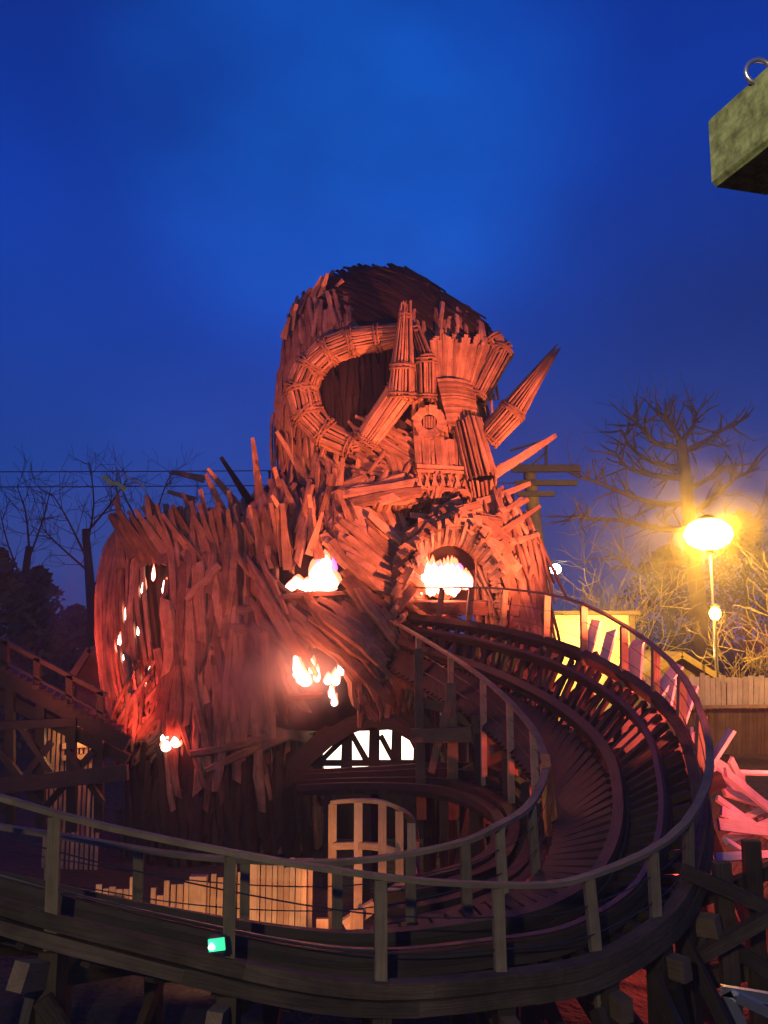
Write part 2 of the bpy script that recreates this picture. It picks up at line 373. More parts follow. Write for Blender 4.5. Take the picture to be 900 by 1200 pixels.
# back of the head: upright dark planks on the left flank
HEAD.scatter(hm, 130, (322, 395, 372, 560), 1.57, (50, 95), (.14, .24), (.02, .22), aj=.07, tone=.35)
HEAD.scatter(hm, 60, (340, 360, 420, 400), 1.45, (26, 46), (.14, .22), (.04, .2), aj=.1)
HEAD.scatter(hm, 60, (380, 410, 468, 495), 1.5, (38, 70), (.14, .22), (0, .06), aj=.06, mi=2)  # shade in the horn's hollow put into near-black planks
HEAD.scatter(hm, 70, (430, 500, 495, 590), .62, (40, 75), (.10, .18), (.02, .2), aj=.08, tone=.28)
HEAD.scatter(hm, 70, (480, 380, 575, 470), 1.5, (30, 60), (.14, .24), (.02, .2), aj=.1)
HEAD.scatter(hm, 70, (490, 560, 572, 606), 1.4, (18, 42), (.10, .18), (.05, .4), aj=.6)
HEAD.scatter(hm, 60, (482, 470, 575, 570), 1.45, (30, 60), (.14, .22), (.02, .12), aj=.1)
HEAD.scatter(hm, 40, (395, 545, 480, 598), .45, (40, 80), (.12, .2), (.05, .3), aj=.3, tone=.4)
head = build(hm, 'head', [M_FIG, M_CORE, M_CAP], FIG)
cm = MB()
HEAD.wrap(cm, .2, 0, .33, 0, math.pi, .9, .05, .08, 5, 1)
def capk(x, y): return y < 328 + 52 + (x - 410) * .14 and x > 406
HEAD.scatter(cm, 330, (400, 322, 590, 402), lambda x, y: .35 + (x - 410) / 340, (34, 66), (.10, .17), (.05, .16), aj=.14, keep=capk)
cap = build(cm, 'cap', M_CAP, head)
def F3(x, y, off):
    h, n = HEAD.hit(x, y)
    if h is None: return P(x, y, 27.4 - off)
    return P(x, y, h.y - off)
def rpx(r, Y=26.3): return r / F * Y
hb = MB()
ring = [(470, 392, 12), (443, 396, 15), (412, 401, 17), (385, 412, 18), (365, 431, 19), (354, 456, 20), (361, 485, 20), (382, 507, 18), (412, 521, 16)]
def RP(x, y): return P(x, y, 26.05 - .004 * (x - 420) + .003 * (y - 450))
for a, b in zip(ring[:-1], ring[1:]): hb.bundle(RP(a[0], a[1]), RP(b[0], b[1]), rpx(a[2]), rpx(b[2]), 17)
hb.bundle(RP(412, 521), RP(433, 517), rpx(15), rpx(14), 14)
hb.bundle(RP(430, 519) - V((0, .35, 0)), RP(468, 466) - V((0, .45, 0)), rpx(13), rpx(16), 14, tone=.75)
hb.bundle(RP(470, 470) - V((0, .6, 0)), RP(471, 438) - V((0, .65, 0)), rpx(15), rpx(12.5), 13, tone=.7)
hb.bundle(RP(471, 438) - V((0, .6, 0)), RP(474, 378) - V((0, .5, 0)), rpx(12.5), rpx(6), 12, prong=.5, tone=.7)
build(hb, 'curled_horn', [M_FIG, M_CORE], head)
hb = MB()
def at(x, y, o): return F3(x, y, o)
hb.bundle(at(499, 466, .25), at(498, 424, .3), rpx(11), rpx(12), 12)
hb.bundle(at(498, 424, .3), at(486, 388, .2), rpx(11.5), rpx(6), 10, prong=.3)
build(hb, 'forelock', [M_FIG, M_CORE], head)
hb = MB()
hb.bundle(P(572, 513, 26.6), P(600, 482, 26.4), rpx(14), rpx(15.5), 16, tone=.65)
hb.bundle(P(600, 482, 26.4), P(646, 418, 26.2), rpx(15), rpx(3), 16, prong=.35, tone=.65)
build(hb, 'horn', [M_FIG, M_CORE], head)
hb = MB()
for i in range(24):
    u = i / 23; x0 = 510 + 44 * u; x1 = 506 + 66 * u
    p0 = at(x0, 447 + 5 * u, .35); p1 = at(x1, 393 + 8 * u + R.uniform(-8, 6), .5)
    hb.plank(p0, p1, V((.2, -1, .1)), .1, .06, taper=1.25, rough=.08, tone=min(1, max(0, R.gauss(.6, .2))))
for i in range(30):
    y = 446 + 52 * i / 29.; c = 532 + 12 * (i / 29.)
    hb.plank(at(c - 20, y, .42), at(c + 20, y + 4, .5), V((0, -1, .1)), .08, .07, seg=4, bend=.18, rough=.1)
hb.bundle(at(558, 466, .3), at(586, 412, .1), rpx(13), rpx(15), 14)
hb.bundle(at(586, 412, .1), at(576, 398, .1), rpx(14), rpx(12), 12)
build(hb, 'brow', [M_FIG, M_CORE], head)
hb = MB()
hb.bundle(at(546, 496, .4), at(562, 560, .75), rpx(18), rpx(20), 17, False, tone=.55)
hb.bundle(at(562, 560, .75), at(568, 604, .6), rpx(20), rpx(15), 15, False, tone=.55)
build(hb, 'nose', [M_FIG, M_CORE], head)
hb = MB(); e0 = at(503, 494, .42)
for i in range(26):
    t = 2 * math.pi * i / 26; o = V((math.cos(t), 0, math.sin(t)))
    hb.plank(e0 + o * rpx(9.5) + V((0, .1, 0)), e0 + o * rpx(20) * R.uniform(.92, 1.06) + V((0, .05, 0)), V((0, -1, 0)) + o * .3, rpx(2.6), .1, taper=1.8, tone=min(1, max(0, R.gauss(.75, .18))))
hb.tube([e0 + V((0, .12, 0)), e0 + V((0, .6, 0))], [rpx(19), rpx(19)], 20, 1)
for i in range(5): hb.plank(e0 + V((rpx(-6 + i * 3), .08, -rpx(7))), e0 + V((rpx(-6 + i * 3.2), .08, rpx(7))), V((0, -1, 0)), .06, .04, tone=.3)
build(hb, 'eye', [M_FIG, M_CORE], head)
hb = MB()
for i in range(15):
    x = 487 + i * 3.9
    hb.plank(at(x, 513 + R.uniform(-3, 3), .3), at(x + R.uniform(0, 4), 545 + R.uniform(-2, 2), .45), V((0, -1, .1)), .1, .06, tone=min(1, max(0, R.gauss(.75, .15))))
hb.plank(at(488, 546, .5), at(546, 549, .6), V((0, -1, .1)), .1, .1, tone=.9)
hb.plank(at(488, 552, .45), at(546, 554, .55), V((0, -1, .1)), .08, .1, tone=.7)
for i in range(13):
    x = 490 + i * 4.4
    hb.plank(at(x, 570 + R.uniform(-2, 2), .5), at(x + 4 * (-1) ** i, 555 + R.uniform(-2, 2), .5), V((0, -1, .1)), .08, .05, tone=.95, taper=.6)
hb.plank(at(488, 571, .45), at(548, 576, .55), V((0, -1, .1)), .12, .1, tone=.6)
build(hb, 'mouth', [M_FIG, M_CORE], head)

# --- collar, torso and arms
tm = MB(); NECK.core(tm); NECK.wrap(tm, .3, 0, 1, 0, math.pi)
NECK.scatter(tm, 90, (340, 540, 470, 605), 1.5, (28, 56), (.12, .26), (.03, .5), aj=.4, tone=.4)
for x0, y0, x1, y1, wv in ((395, 602, 488, 584, .42), (430, 618, 536, 602, .45), (428, 628, 556, 612, .5), (392, 590, 480, 574, .36), (400, 612, 462, 590, .4), (500, 628, 575, 606, .4),
                           (440, 634, 512, 616, .42), (380, 628, 440, 612, .36), (450, 610, 500, 606, .3)):
    NECK.drape(tm, x0, y0, x1, y1, wv, .16, .55, .7, 4)
NECK.scatter(tm, 55, (400, 602, 575, 632), -.2, (50, 95), (.16, .34), (.2, .7), aj=.16)
NECK.scatter(tm, 25, (395, 575, 470, 605), -.3, (40, 80), (.16, .34), (.2, .6), aj=.2)
build(tm, 'collar', [M_FIG, M_CORE], FIG)

def tang(x, y):
    if y < 655: return 1.45 - (x - 300) * .002
    if y > 790: return 1.2 + (470 - x) * .002
    return .62 + max(0, (380 - x)) * .0052 + (y - 700) * .0026
tm = MB(); TORSO.core(tm); TORSO.wrap(tm, .3, 0, 1, 0, math.pi)
TORSO.scatter(tm, 85, (290, 600, 480, 668), tang, (40, 80), (.2, .38), (.03, .3), inwin, aj=.28)
TORSO.scatter(tm, 125, (300, 655, 492, 800), tang, (60, 135), (.24, .48), (.03, .32), inwin, aj=.12, curve=.09)
TORSO.scatter(tm, 50, (395, 640, 490, 760), lambda x, y: .72, (70, 120), (.2, .4), (.25, .5), inwin, aj=.10, curve=.09)
TORSO.scatter(tm, 80, (330, 780, 490, 826), tang, (36, 62), (.13, .24), (.03, .3), inwin, aj=.14)
TORSO.scatter(tm, 55, (440, 760, 492, 825), 1.75, (40, 66), (.12, .2), (.06, .3), None, aj=.16)
for x0, y0, x1, y1 in ((303, 655, 375, 790), (318, 660, 345, 720), (335, 701, 402, 698), (345, 812, 380, 808)):
    TORSO.drape(tm, x0, y0, x1, y1, .2, .12, .4)
build(tm, 'torso', [M_FIG, M_CORE], FIG)

tm = MB(); vs_, fs_ = loft_mesh(ARML.rr, 36, .84); tm.add(vs_, fs_, [(0, 0, .5)] * len(vs_), 2)
ARML.wrap(tm, .26, .02, .98, 0, math.pi, 1.0, .04, .02, 12, 2)
# open ribs on the outer flank, where the light inside shows between them
for i in range(17):
    x = 122 + i * 4.7; u = (x - 222) / 100.
    TH = math.pi + math.acos(min(1, max(-1, -u))) if u < 0 else 0
    th = math.pi * 1.5 - math.acos(min(1, max(-1, 0))) if False else math.pi + (math.pi / 2 - math.asin(min(1, -u)))
    pts = []; nn = []
    v0 = R.uniform(.05, .1); v1 = R.uniform(.62, .8)
    for k in range(13):
        p, n = ARML.surf(th + R.uniform(-.004, .004) + .05 * math.sin(k * .5 + i), v0 + (v1 - v0) * k / 12); pts.append(p + n * R.uniform(.0, .05)); nn.append(n)
    tm.strip(pts, nn, R.uniform(.10, .17), .10, 0, R.uniform(.3, .9), .8)
def leftk(x, y): return x > 196
ARML.scatter(tm, 105, (196, 640, 330, 800), 1.57, (80, 180), (.2, .42), (.02, .4), aj=.08, keep=leftk, curve=.04)
ARML.scatter(tm, 80, (190, 770, 335, 900), 1.5, (60, 130), (.2, .40), (.02, .36), aj=.15)
ARML.scatter(tm, 34, (150, 800, 210, 890), 2.1, (50, 90), (.1, .18), (.04, .2), aj=.3)
ARML.scatter(tm, 130, (150, 905, 338, 985), 1.55, (60, 110), (.16, .32), (.02, .25), aj=.08, mi=2)  # unlit foot of the arm: shade put into darker planks
for x0, y0, x1, y1 in ((218, 705, 252, 665), (284, 693, 318, 662), (270, 715, 308, 716), (262, 735, 306, 742), (270, 655, 300, 700), (225, 880, 330, 862), (240, 900, 345, 850)):
    ARML.drape(tm, x0, y0, x1, y1, .28, .12, .4)
ARML.scatter(tm, 40, (190, 610, 320, 640), 1.5, (30, 60), (.14, .22), (.03, .3), aj=.2)
build(tm, 'arm', [M_FIG, M_CORE, M_TRK], FIG)
tm = MB(); ARMR.core(tm); ARMR.wrap(tm, .2, 0, 1, 0, 2 * math.pi, .9, .06, .02, 8, 3)
ARMR.scatter(tm, 190, (560, 585, 640, 760), lambda x, y: 1.3 - (640 - y) * .0012, (40, 100), (.10, .2), (.02, .3), aj=.12)
build(tm, 'arm', [M_FIG, M_CORE], FIG)
# skirt between arm and arch, down to the ground
SK = Shell([(846, 318, 56, 28.3, 1.8), (890, 320, 58, 28.3, 1.8), (985, 320, 62, 28.3, 1.8)])
tm = MB(); SK.core(tm); SK.wrap(tm, .26, 0, 1, 0, 2 * math.pi, 1, .05, .02, 6, 2)
SK.scatter(tm, 60, (290, 870, 372, 985), 1.5, (60, 110), (.16, .28), (.02, .25), aj=.1, mi=2)  # darker planks again carry the shade of the unlit skirt
for x0, y0, x1, y1 in ((300, 850, 372, 872), (290, 868, 380, 848), (300, 880, 360, 842)): SK.drape(tm, x0, y0, x1, y1, .28, .1, .4)
build(tm, 'skirt', [M_FIG, M_CORE, M_TRK], FIG)

# --- tunnel mouth in the chest
def arch(cx, cy, rx, ry, Y, a0=-.15, a1=math.pi + .15, n=22):
    return [P(cx + rx * math.cos(a0 + (a1 - a0) * i / n), cy - ry * math.sin(a0 + (a1 - a0) * i / n), Y) for i in range(n + 1)]
tm = MB()
A0 = arch(531, 722, 61, 110, 25.0); A1 = arch(526, 714, 48, 76, 26.3)
for i in range(len(A0) - 1):
    for j in range(3):
        a = A0[i].lerp(A0[i + 1], (j + .5) / 3); b = A1[i].lerp(A1[i + 1], (j + .5) / 3); c = P(531, 722, 25.7)
        tm.plank(a - V((0, R.uniform(-.3, .7), 0)) + (a - c) * R.uniform(-.05, .14), b, (c - a) + V((R.uniform(-.3, .3), 0, R.uniform(-.3, .3))), (A0[i + 1] - A0[i]).length * R.uniform(.26, .42), .09, seg=2, bend=.03, taper=.75)
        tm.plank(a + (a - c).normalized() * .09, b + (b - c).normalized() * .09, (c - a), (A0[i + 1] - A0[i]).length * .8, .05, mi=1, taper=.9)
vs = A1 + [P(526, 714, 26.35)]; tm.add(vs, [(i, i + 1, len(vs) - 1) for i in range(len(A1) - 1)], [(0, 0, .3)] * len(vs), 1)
for i in range(90):
    t = R.uniform(-.1, math.pi * .98); d = R.uniform(-3, 16); a = t + R.gauss(1.57, .25)
    x = 531 + (64 + d) * math.cos(t); y = 722 - (113 + d) * math.sin(t); L = R.uniform(12, 26)
    Yy = 24.95 + d * .03 + R.uniform(-.1, .25)
    tm.plank(P(x - math.cos(a) * L, y + math.sin(a) * L, Yy), P(x + math.cos(a) * L, y - math.sin(a) * L, Yy + R.uniform(-.1, .2)), (0, -1, .1), R.uniform(.14, .3), .09, seg=2, bend=.06)
for i in range(9): tm.plank(P(484 + i * 2, 706 + i * 1.4, 25.4 - i * .02), P(572, 706 + i * 1.6, 25.3), (0, -.5, 1), .14, .08, tone=.3)
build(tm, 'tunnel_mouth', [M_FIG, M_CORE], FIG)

# --- spikes, each plank its own part
SP = [(163, 645, 133, 602, 27.2), (172, 648, 140, 599, 26.8), (182, 648, 150, 599, 26.5), (192, 646, 158, 597, 26.2), (200, 640, 167, 594, 26.0), (212, 640, 176, 598, 25.8), (222, 645, 190, 602, 25.7), (169, 630, 152, 606, 26.3), (246, 640, 226, 605, 25.6), (262, 645, 244, 612, 25.5), (318, 655, 308, 612, 25.3), (230, 650, 206, 618, 25.5), (195, 620, 171, 580, 27), (234, 634, 219, 597, 25.9),
      (216, 630, 204, 594, 26), (242, 614, 235, 573, 26.4), (262, 602, 241, 556, 27), (276, 588, 243, 549, 27.5), (290, 584, 259, 536, 28), (305, 584, 296, 513, 28.4),
      (291, 630, 263, 598, 25.9), (307, 630, 296, 595, 25.9), (278, 614, 276, 590, 26), (256, 628, 250, 602, 25.9), (329, 574, 321, 547, 27.5), (232, 560, 200, 553, 29), (222, 584, 196, 576, 28),
      (352, 614, 367, 568, 25.9), (381, 594, 389, 555, 26.2), (397, 574, 402, 536, 26.3), (416, 563, 421, 534, 26), (411, 613, 396, 574, 25.6), (337, 652, 331, 590, 25.5), (359, 560, 324, 506, 26.6),
      (372, 640, 362, 580, 25.5), (345, 596, 330, 562, 26.2), (330, 600, 318, 580, 26.6), (318, 618, 346, 566, 26.2), (425, 598, 415, 568, 25.8), (365, 640, 378, 600, 25.5), (272, 600, 268, 574, 26.6),
      (312, 600, 320, 566, 27), (298, 640, 284, 612, 25.7), (228, 612, 214, 578, 27.4),
      (574, 560, 652, 510, 26.6), (572, 585, 622, 566, 26.3), (586, 605, 612, 583, 26.2), (596, 618, 633, 593, 26.4), (604, 634, 632, 626, 26.6), (572, 555, 605, 536, 26.5), (590, 598, 606, 592, 26.1),
      (359, 360, 378, 324, 27.2), (368, 356, 391, 317, 27.4), (348, 372, 354, 350, 27.4), (388, 346, 412, 320, 27.6), (400, 344, 425, 316, 27.8), (342, 380, 348, 356, 27.0), (394, 348, 420, 326, 27.4), (352, 362, 364, 338, 27.0), (374, 352, 384, 320, 27.1), (334, 392, 340, 372, 26.9), (382, 350, 402, 328, 27.0), (410, 342, 432, 322, 27.5)]
for i in range(30):
    bx = 142 + i * 6.6 + R.uniform(-3, 3); by = R.uniform(630, 650); SP.append((bx, by, bx + R.uniform(-26, 2) * (1.2 - i / 40), R.uniform(584, 610) - (12 if i % 3 == 0 else 0), 26.5))
for x0, y0, x1, y1, Y in SP:
    hs = [q[0].y for q in (sh.hit(x0, y0) for sh in (ARML, TORSO, NECK, HEAD, ARMR)) if q[0] is not None]
    if hs and y0 > 400: Y = min(hs) - .3
    b = MB(); p0 = P(x0, y0, Y); p1 = P(x1, y1, Y - R.uniform(-.3, .4))
    big = (p1 - p0).length
    p0 = p0 - (p1 - p0) * .25
    b.plank(p0, p1, V((R.uniform(-.35, .35), -1, R.uniform(-.1, .3))), min(.36, .17 + big * .07), .10, seg=3, taper=.4, rough=.1, bend=R.uniform(-.06, .06))
    build(b, 'spike', [M_FIG if not (258 < x1 < 260) else M_CAP], FIG)

# --- fire
def blob(mb, c, rx, rz, ry=.06, n=16, mi=0):
    lean = R.uniform(-.4, .4); ph = R.uniform(0, 6)
    def ring_(k):
        o = []
        for i in range(n):
            t = 2 * math.pi * i / n; z = math.sin(t); x = math.cos(t)
            x *= (1 - .55 * max(0, z) ** 1.5) * (1 + .16 * math.sin(3 * t + ph) + .08 * math.sin(5 * t + 2 * ph)); zz = z * (1.25 if z > 0 else .85)
            o.append(c + V(((x + lean * max(0, z) ** 2) * rx * k, 0, zz * rz * k)))
        return o
    A = [v + V((0, -ry, 0)) for v in ring_(.6)]; B = ring_(1.05); C_ = [v + V((0, ry, 0)) for v in ring_(.6)]
    fs = [tuple(range(n)), tuple(reversed(range(2 * n, 3 * n)))]
    for q in (0, n): fs += [(q + k, q + n + k, q + n + (k + 1) % n, q + (k + 1) % n) for k in range(n)]
    mb.add(A + B + C_, fs, [(0, 0, .5)] * (3 * n), mi)
def flame(mb, c, rx, rz, ry=.06, mi=0):
    blob(mb, c, rx, rz, ry, mi=mi)
    if mi == 0: blob(mb, c + V((R.uniform(-.02, .02), ry * 1.4, rz * .18)), rx * 1.22, rz * 1.28, ry * .5, mi=2)
def on(sh, x, y, o=.12):
    h, n = sh.hit(x, y); return h + V((0, -o, 0))
fb = MB()
for x, y, a, c in ((341, 688, 5, 5), (349, 685, 7, 6), (360, 688, 8, 6), (372, 680, 9, 14), (381, 668, 7, 12), (388, 682, 8, 9), (378, 688, 14, 6)): flame(fb, on(TORSO, x, y), a / 38., c / 38.)
for x, y, a, c in ((391, 664, 4, 8), (373, 660, 4, 4)): flame(fb, on(TORSO, x, y, .06), a / 38., c / 38., mi=1)
build(fb, 'flame_screen', [M_FLAME, M_FLAMEP, M_FRINGE], FIG)
fb = MB()
for x, y, a, c in ((352, 790, 6, 7), (358, 797, 7, 7), (348, 780, 4, 9), (366, 782, 3, 7), (372, 792, 3, 7), (385, 797, 4, 5), (394, 796, 4, 7), (401, 783, 4, 8), (389, 812, 3, 6), (392, 822, 3, 5)): flame(fb, on(TORSO, x, y, .2), a / 38., c / 38.)
flame(fb, on(TORSO, 410, 768, .3), .13, .12, mi=1)
build(fb, 'flame_screen', [M_FLAME, M_FLAMEP, M_FRINGE], FIG)
fb = MB()
for i in range(17):
    x = 494 + i * 3.5; flame(fb, P(x, 682 + R.uniform(-2, 2), 26.0), .11, (15 + R.uniform(-3, 2) - (6 if i > 12 else 0)) / 38., .05)
for i in range(6): flame(fb, P(499 + i * 8, 665, 26.05), .08, .10, .04, mi=1)
build(fb, 'flame_screen', [M_FLAME, M_FLAMEP, M_FRINGE], FIG)
for x, y, a, c in ((168, 690, 2, 9), (193, 690, 2.6, 7), (163, 740, 2.4, 5), (194, 738, 2.2, 6), (140, 752, 2, 6), (176, 784, 2.6, 4), (166, 806, 3, 6), (171, 797, 2, 4), (148, 720, 1.6, 10), (180, 674, 1.8, 7), (146, 770, 1.6, 6), (246, 726, 1.5, 3), (224, 775, 1.5, 5),
                   (256, 724, 1.3, 3), (221, 796, 1.5, 5), (196, 862, 4, 6), (198, 873, 5, 6), (209, 869, 5, 5), (277, 851, 1.5, 2), (249, 768, 1.5, 2), (295, 807, 1.8, 2), (240, 842, 1.4, 2)):
    b = MB(); h, n = ARML.hit(x, y); flame(b, h + V((0, -.36 if y > 850 and x < 212 else -.04, 0)), a / 38., c / 38., .05); build(b, 'flame_light', [M_FLAME, M_FLAMEP, M_FRINGE], FIG)
for px, py, Y, pw, c in ((375, 672, 24.1, 120, RED), (362, 792, 23.9, 230, RED), (522, 690, 25.5, 150, RED), (203, 868, 25.0, 60, DEEP)):
    lamp('POINT', 'fire_glow', P(px, py, Y), c, pw, .2)
for px, py, Y, pw in ((136, 680, 27.0, 240), (134, 760, 27.0, 280), (150, 830, 27.0, 240), (174, 720, 25.95, 150), (172, 800, 25.9, 150)):
    lamp('POINT', 'fire_glow', P(px, py, Y), DEEP, pw, .15)

# --- timber arch in the base with the lit room behind
ab = MB()
def tb(m, x0, y0, x1, y1, Y, wv, t=.16, tone=None, Y2=None, seg=1, bend=0, n=(0, -1, 0)): m.plank(P(x0, y0, Y), P(x1, y1, Y2 or Y), n, wv, t, tone=tone, seg=seg, bend=bend)
AR = [(340, 905), (362, 882), (385, 862), (410, 846), (435, 839), (462, 842), (484, 856), (497, 880)]
for q in range(3):
    ab.strip([P(x, y + (q - 1) * 7, 25.6 - q * .12) for x, y in AR], [V((0, -1, 0))] * len(AR), .30, .14, tone=.5)
for x in (372, 406, 438, 464, 490): tb(ab, x, 905, x + 1, 848 if 390 < x < 484 else 872, 25.9, .3)
for x0, y0, x1, y1 in ((378, 890, 406, 862), (412, 860, 430, 892), (446, 862, 462, 892), (360, 894, 500, 894)): tb(ab, x0, y0, x1, y1, 25.8, .15)
build(ab, 'arch_frame', M_TRK, FIG)
rb = MB(); rb.box(P(432, 870, 27.4), 3.7, .1, 1.5); build(rb, 'lit_panel', M_ROOM, FIG)
rb = MB()
rb.box(P(432, 930, 27.9), 5.0, .2, 2.6); build(rb, 'plinth', M_TRK, FIG)

# ------------------------------------------------------------------ the big curved track
ST = [((430, 712, 25.6), (430, 765, 25.6), (430, 716, 26.6), (430, 686, 26.6)),
      ((485, 742, 24.0), (485, 800, 24.0), (487, 727, 25.4), (500, 689, 25.4)),
      ((560, 790, 21), (560, 848, 21), (580, 741, 23.4), (590, 690, 23.4)),
      ((615, 842, 18.3), (618, 905, 18.3), (682, 770, 20.8), (684, 708, 20.8)),
      ((638, 885, 16.5), (646, 955, 16.5), (779, 833, 17.8), (785, 774, 17.8)),
      ((636, 915, 15), (648, 990, 15), (817, 938, 14.6), (831, 872, 14.6)),
      ((618, 946, 13.8), (630, 1027, 13.8), (800, 1050, 12.2), (803, 965, 12.2)),
      ((585, 967, 12.9), (595, 1050, 12.9), (712, 1125, 10.9), (692, 1026, 10.9)),
      ((530, 990, 12.4), (535, 1072, 12.4), (590, 1152, 10.3), (583, 1037, 10.3)),
      ((400, 1010, 12.2), (400, 1096, 12.2), (400, 1162, 9.8), (400, 1021, 9.8)),
      ((230, 1004, 12.3), (230, 1090, 12.3), (130, 1105, 9.6), (130, 970, 9.6)),
      ((60, 978, 12.5), (60, 1062, 12.5), (-90, 1045, 9.5), (-90, 910, 9.5)),
      ((-120, 950, 13), (-120, 1030, 13), (-300, 1000, 9.6), (-300, 870, 9.6))]
LN = [[P(*s[k]) for s in ST] for k in range(4)]
NS = len(ST) - 1
def E(k, t): return cr_eval(LN[k], min(max(t, 0), NS))
def D(t, u): return E(1, t).lerp(E(2, t), u)
def dn(t):
    a = E(2, t) - E(1, t); b = D(t + .05, .5) - D(t - .05, .5); n = a.cross(b); n.normalize()
    return n if n.z > 0 else -n
TR = thing('coaster_track', P(600, 1000, 14) * 1, 'large banked wooden coaster track curving out of the figure round to the foreground', 'coaster track')
TR.location.z = 0; WL[TR.name] = TR.location.copy()
# uniform steps
def steps(k, step, t0=0, t1=NS):
    out = []; t = t0; last = E(k, t); acc = 0
    while t < t1:
        t += .01; p = E(k, t); acc += (p - last).length; last = p
        if acc >= step: out.append(t); acc = 0
    return out
b = MB()
for t in steps(1, .2): # inner walkway boards
    n = dn(t); b.plank(D(t, .0) + n * .03, D(t, .42) + n * .03, n, .17, .05, tone=R.uniform(.2, .7), rough=.03)
build(b, 'walkway_deck', M_TRK, TR)
b = MB()
for t in steps(2, .36):
    n = dn(t); b.plank(D(t, .36) - n * .05, D(t + R.uniform(-.02, .02), .95) - n * .05, n, .10, .12, tone=R.random())
for t in steps(2, .7):
    n = dn(t); dt = .14; b.plank(D(t - dt, .48) - n * .24, D(t + dt, .95) - n * .24, n, .12, .1)
build(b, 'cross_ties', M_TRK, TR)
TT = [i * .1 for i in range(NS * 10 + 1)]
def run(name, u, dz, wv, th, m, lift=None, tone=None, layers=1):
    b = MB()
    for q in range(layers):
        pts = [D(t, u) + dn(t) * (dz + q * th * 1.02) for t in TT]
        b.strip(pts, [dn(t) for t in TT], wv + (R.uniform(-.03, .03) if layers > 1 else 0), th, tone=tone, rough=.01)
    return build(b, name, m, TR)
run('rail', .50, .06, .18, .10, M_TRK, layers=3); run('rail', .80, .06, .15, .08, M_TRK, layers=3)
run('ledger', .40, -.16, .2, .24, M_TRK); run('ledger', .60, -.26, .22, .26, M_TRK); run('ledger', .02, -.16, .16, .24, M_TRK)
for u in (.505, .795):
    b = MB(); pts = [D(t, u) + dn(t) * .30 for t in TT]; b.strip(pts, [dn(t) for t in TT], .09, .02, rough=0); build(b, 'running_strip', M_IRON, TR)
# outer laminated edge beam, in lapped lengths
b = MB()
for q in range(2):
    t = -.0 + q * .3
    while t < NS - .2:
        t2 = min(NS, t + R.uniform(.8, 1.1)); tt = [t + (t2 - t) * i / 6 for i in range(7)]
        nn = [(E(2, x) - E(1, x)).normalized() for x in tt]
        b.strip([E(2, x) - dn(x) * (.0 + q * .17 - .06) + nn[i] * (.05 + q * .02) for i, x in enumerate(tt)], nn, R.uniform(.13, .155), .2, rough=.03); t = t2
build(b, 'edge_beam', M_EDGE, TR)
# outer walkway boards standing past the rim on the far side
for t in steps(2, .62, 2.75, 4.7):
    b = MB(); n = dn(t); sk = R.uniform(-.10, .12); b.plank(D(t, 1.02) - n * .30, D(t + sk, R.uniform(1.08, 1.36)) + V((0, 0, R.uniform(-.1, .5))), n + V((R.uniform(-.3, .3), R.uniform(-.3, .3), 0)), R.uniform(.15, .36), .06, tone=R.random()); build(b, 'rim_board', M_PALE, TR)
# handrails
def rail_of(k, name, th, wv, mi=M_RAIL):
    b = MB()
    t = 0
    while t < NS:
        t2 = min(NS, t + .5); tt = [t, (t + t2) / 2, t2]
        b.strip([E(k, x) for x in tt], [V((0, 0, 1))] * 3, wv, th, rough=.01, tone=R.uniform(.35, .75)); t = t2
    return build(b, name, mi, TR)
oh = rail_of(3, 'handrail', .05, .12); ih = rail_of(0, 'handrail', .06, .13)
def find(k, px, t0, t1):
    best = None; t = t0
    while t <= t1:
        e = abs(pix(E(k, t))[0] - px)
        if best is None or e < best[0]: best = (e, t)
        t += .01
    return best[1]
def post(k, t, hr, wv=.14, drop=.55, m=M_RAIL):
    p = E(k, t); base = E(1 if k == 0 else 2, t); q = V((p.x + (base.x - p.x) * .6, p.y + (base.y - p.y) * .6, base.z - drop))
    b = MB(); b.plank(q, p - V((0, 0, .03)), V((.15, -1, 0)), wv, wv * .8, rough=.012, seg=3)
    if k == 3 and t > 5:
        for h in (.12, .30): b.box(q + V((.0, -wv * .42, h)), .035, .03, .035, mi=1)
    return build(b, 'handrail_post', [m, M_STEEL], hr)
OT = [find(3, x, 8, 10.9) for x in (-90, 65, 270, 445, 585)] + [find(3, x, 5.6, 8) for x in (690, 765, 806)] + [find(3, x, .6, 4.8) for x in (518, 553, 592, 641, 684, 731, 768, 799, 822)]
for t in OT: post(3, t, oh, .125 if t > 5 else .15)
IT = [find(0, x, 7, 11) for x in (20, 163, 288, 395, 480, 545, 590)] + [find(0, x, 4.6, 7) for x in (622,)] + [find(0, x, .8, 4) for x in (490, 528, 566, 597, 625)]
for t in IT: post(0, t, ih, .13, 1.5 if t < 3.5 else .5, M_WARM if t < 3.5 else M_RAIL)
post(0, 4.25, ih, .19, .2, M_LITYEL)  # post coloured yellow for the lamplight on it
b = MB(); b.strip([E(0, 4.05 + i * .1) + V((0, 0, .012)) for i in range(6)], [V((0, 0, 1))] * 6, .16, .07, rough=.01); build(b, 'lit_rail_patch', M_LITYEL, ih)  # added strip: lamplight on this stretch of rail put into its colour
for k, hr in ((3, oh), (0, ih)):
    for fr in (.33, .66):
        b = MB(); pts = [E(k, t).lerp(E(2 if k == 3 else 1, t), fr) for t in TT]; b.tube(pts, [.008] * len(pts), 4); build(b, 'wire', M_IRON, hr)
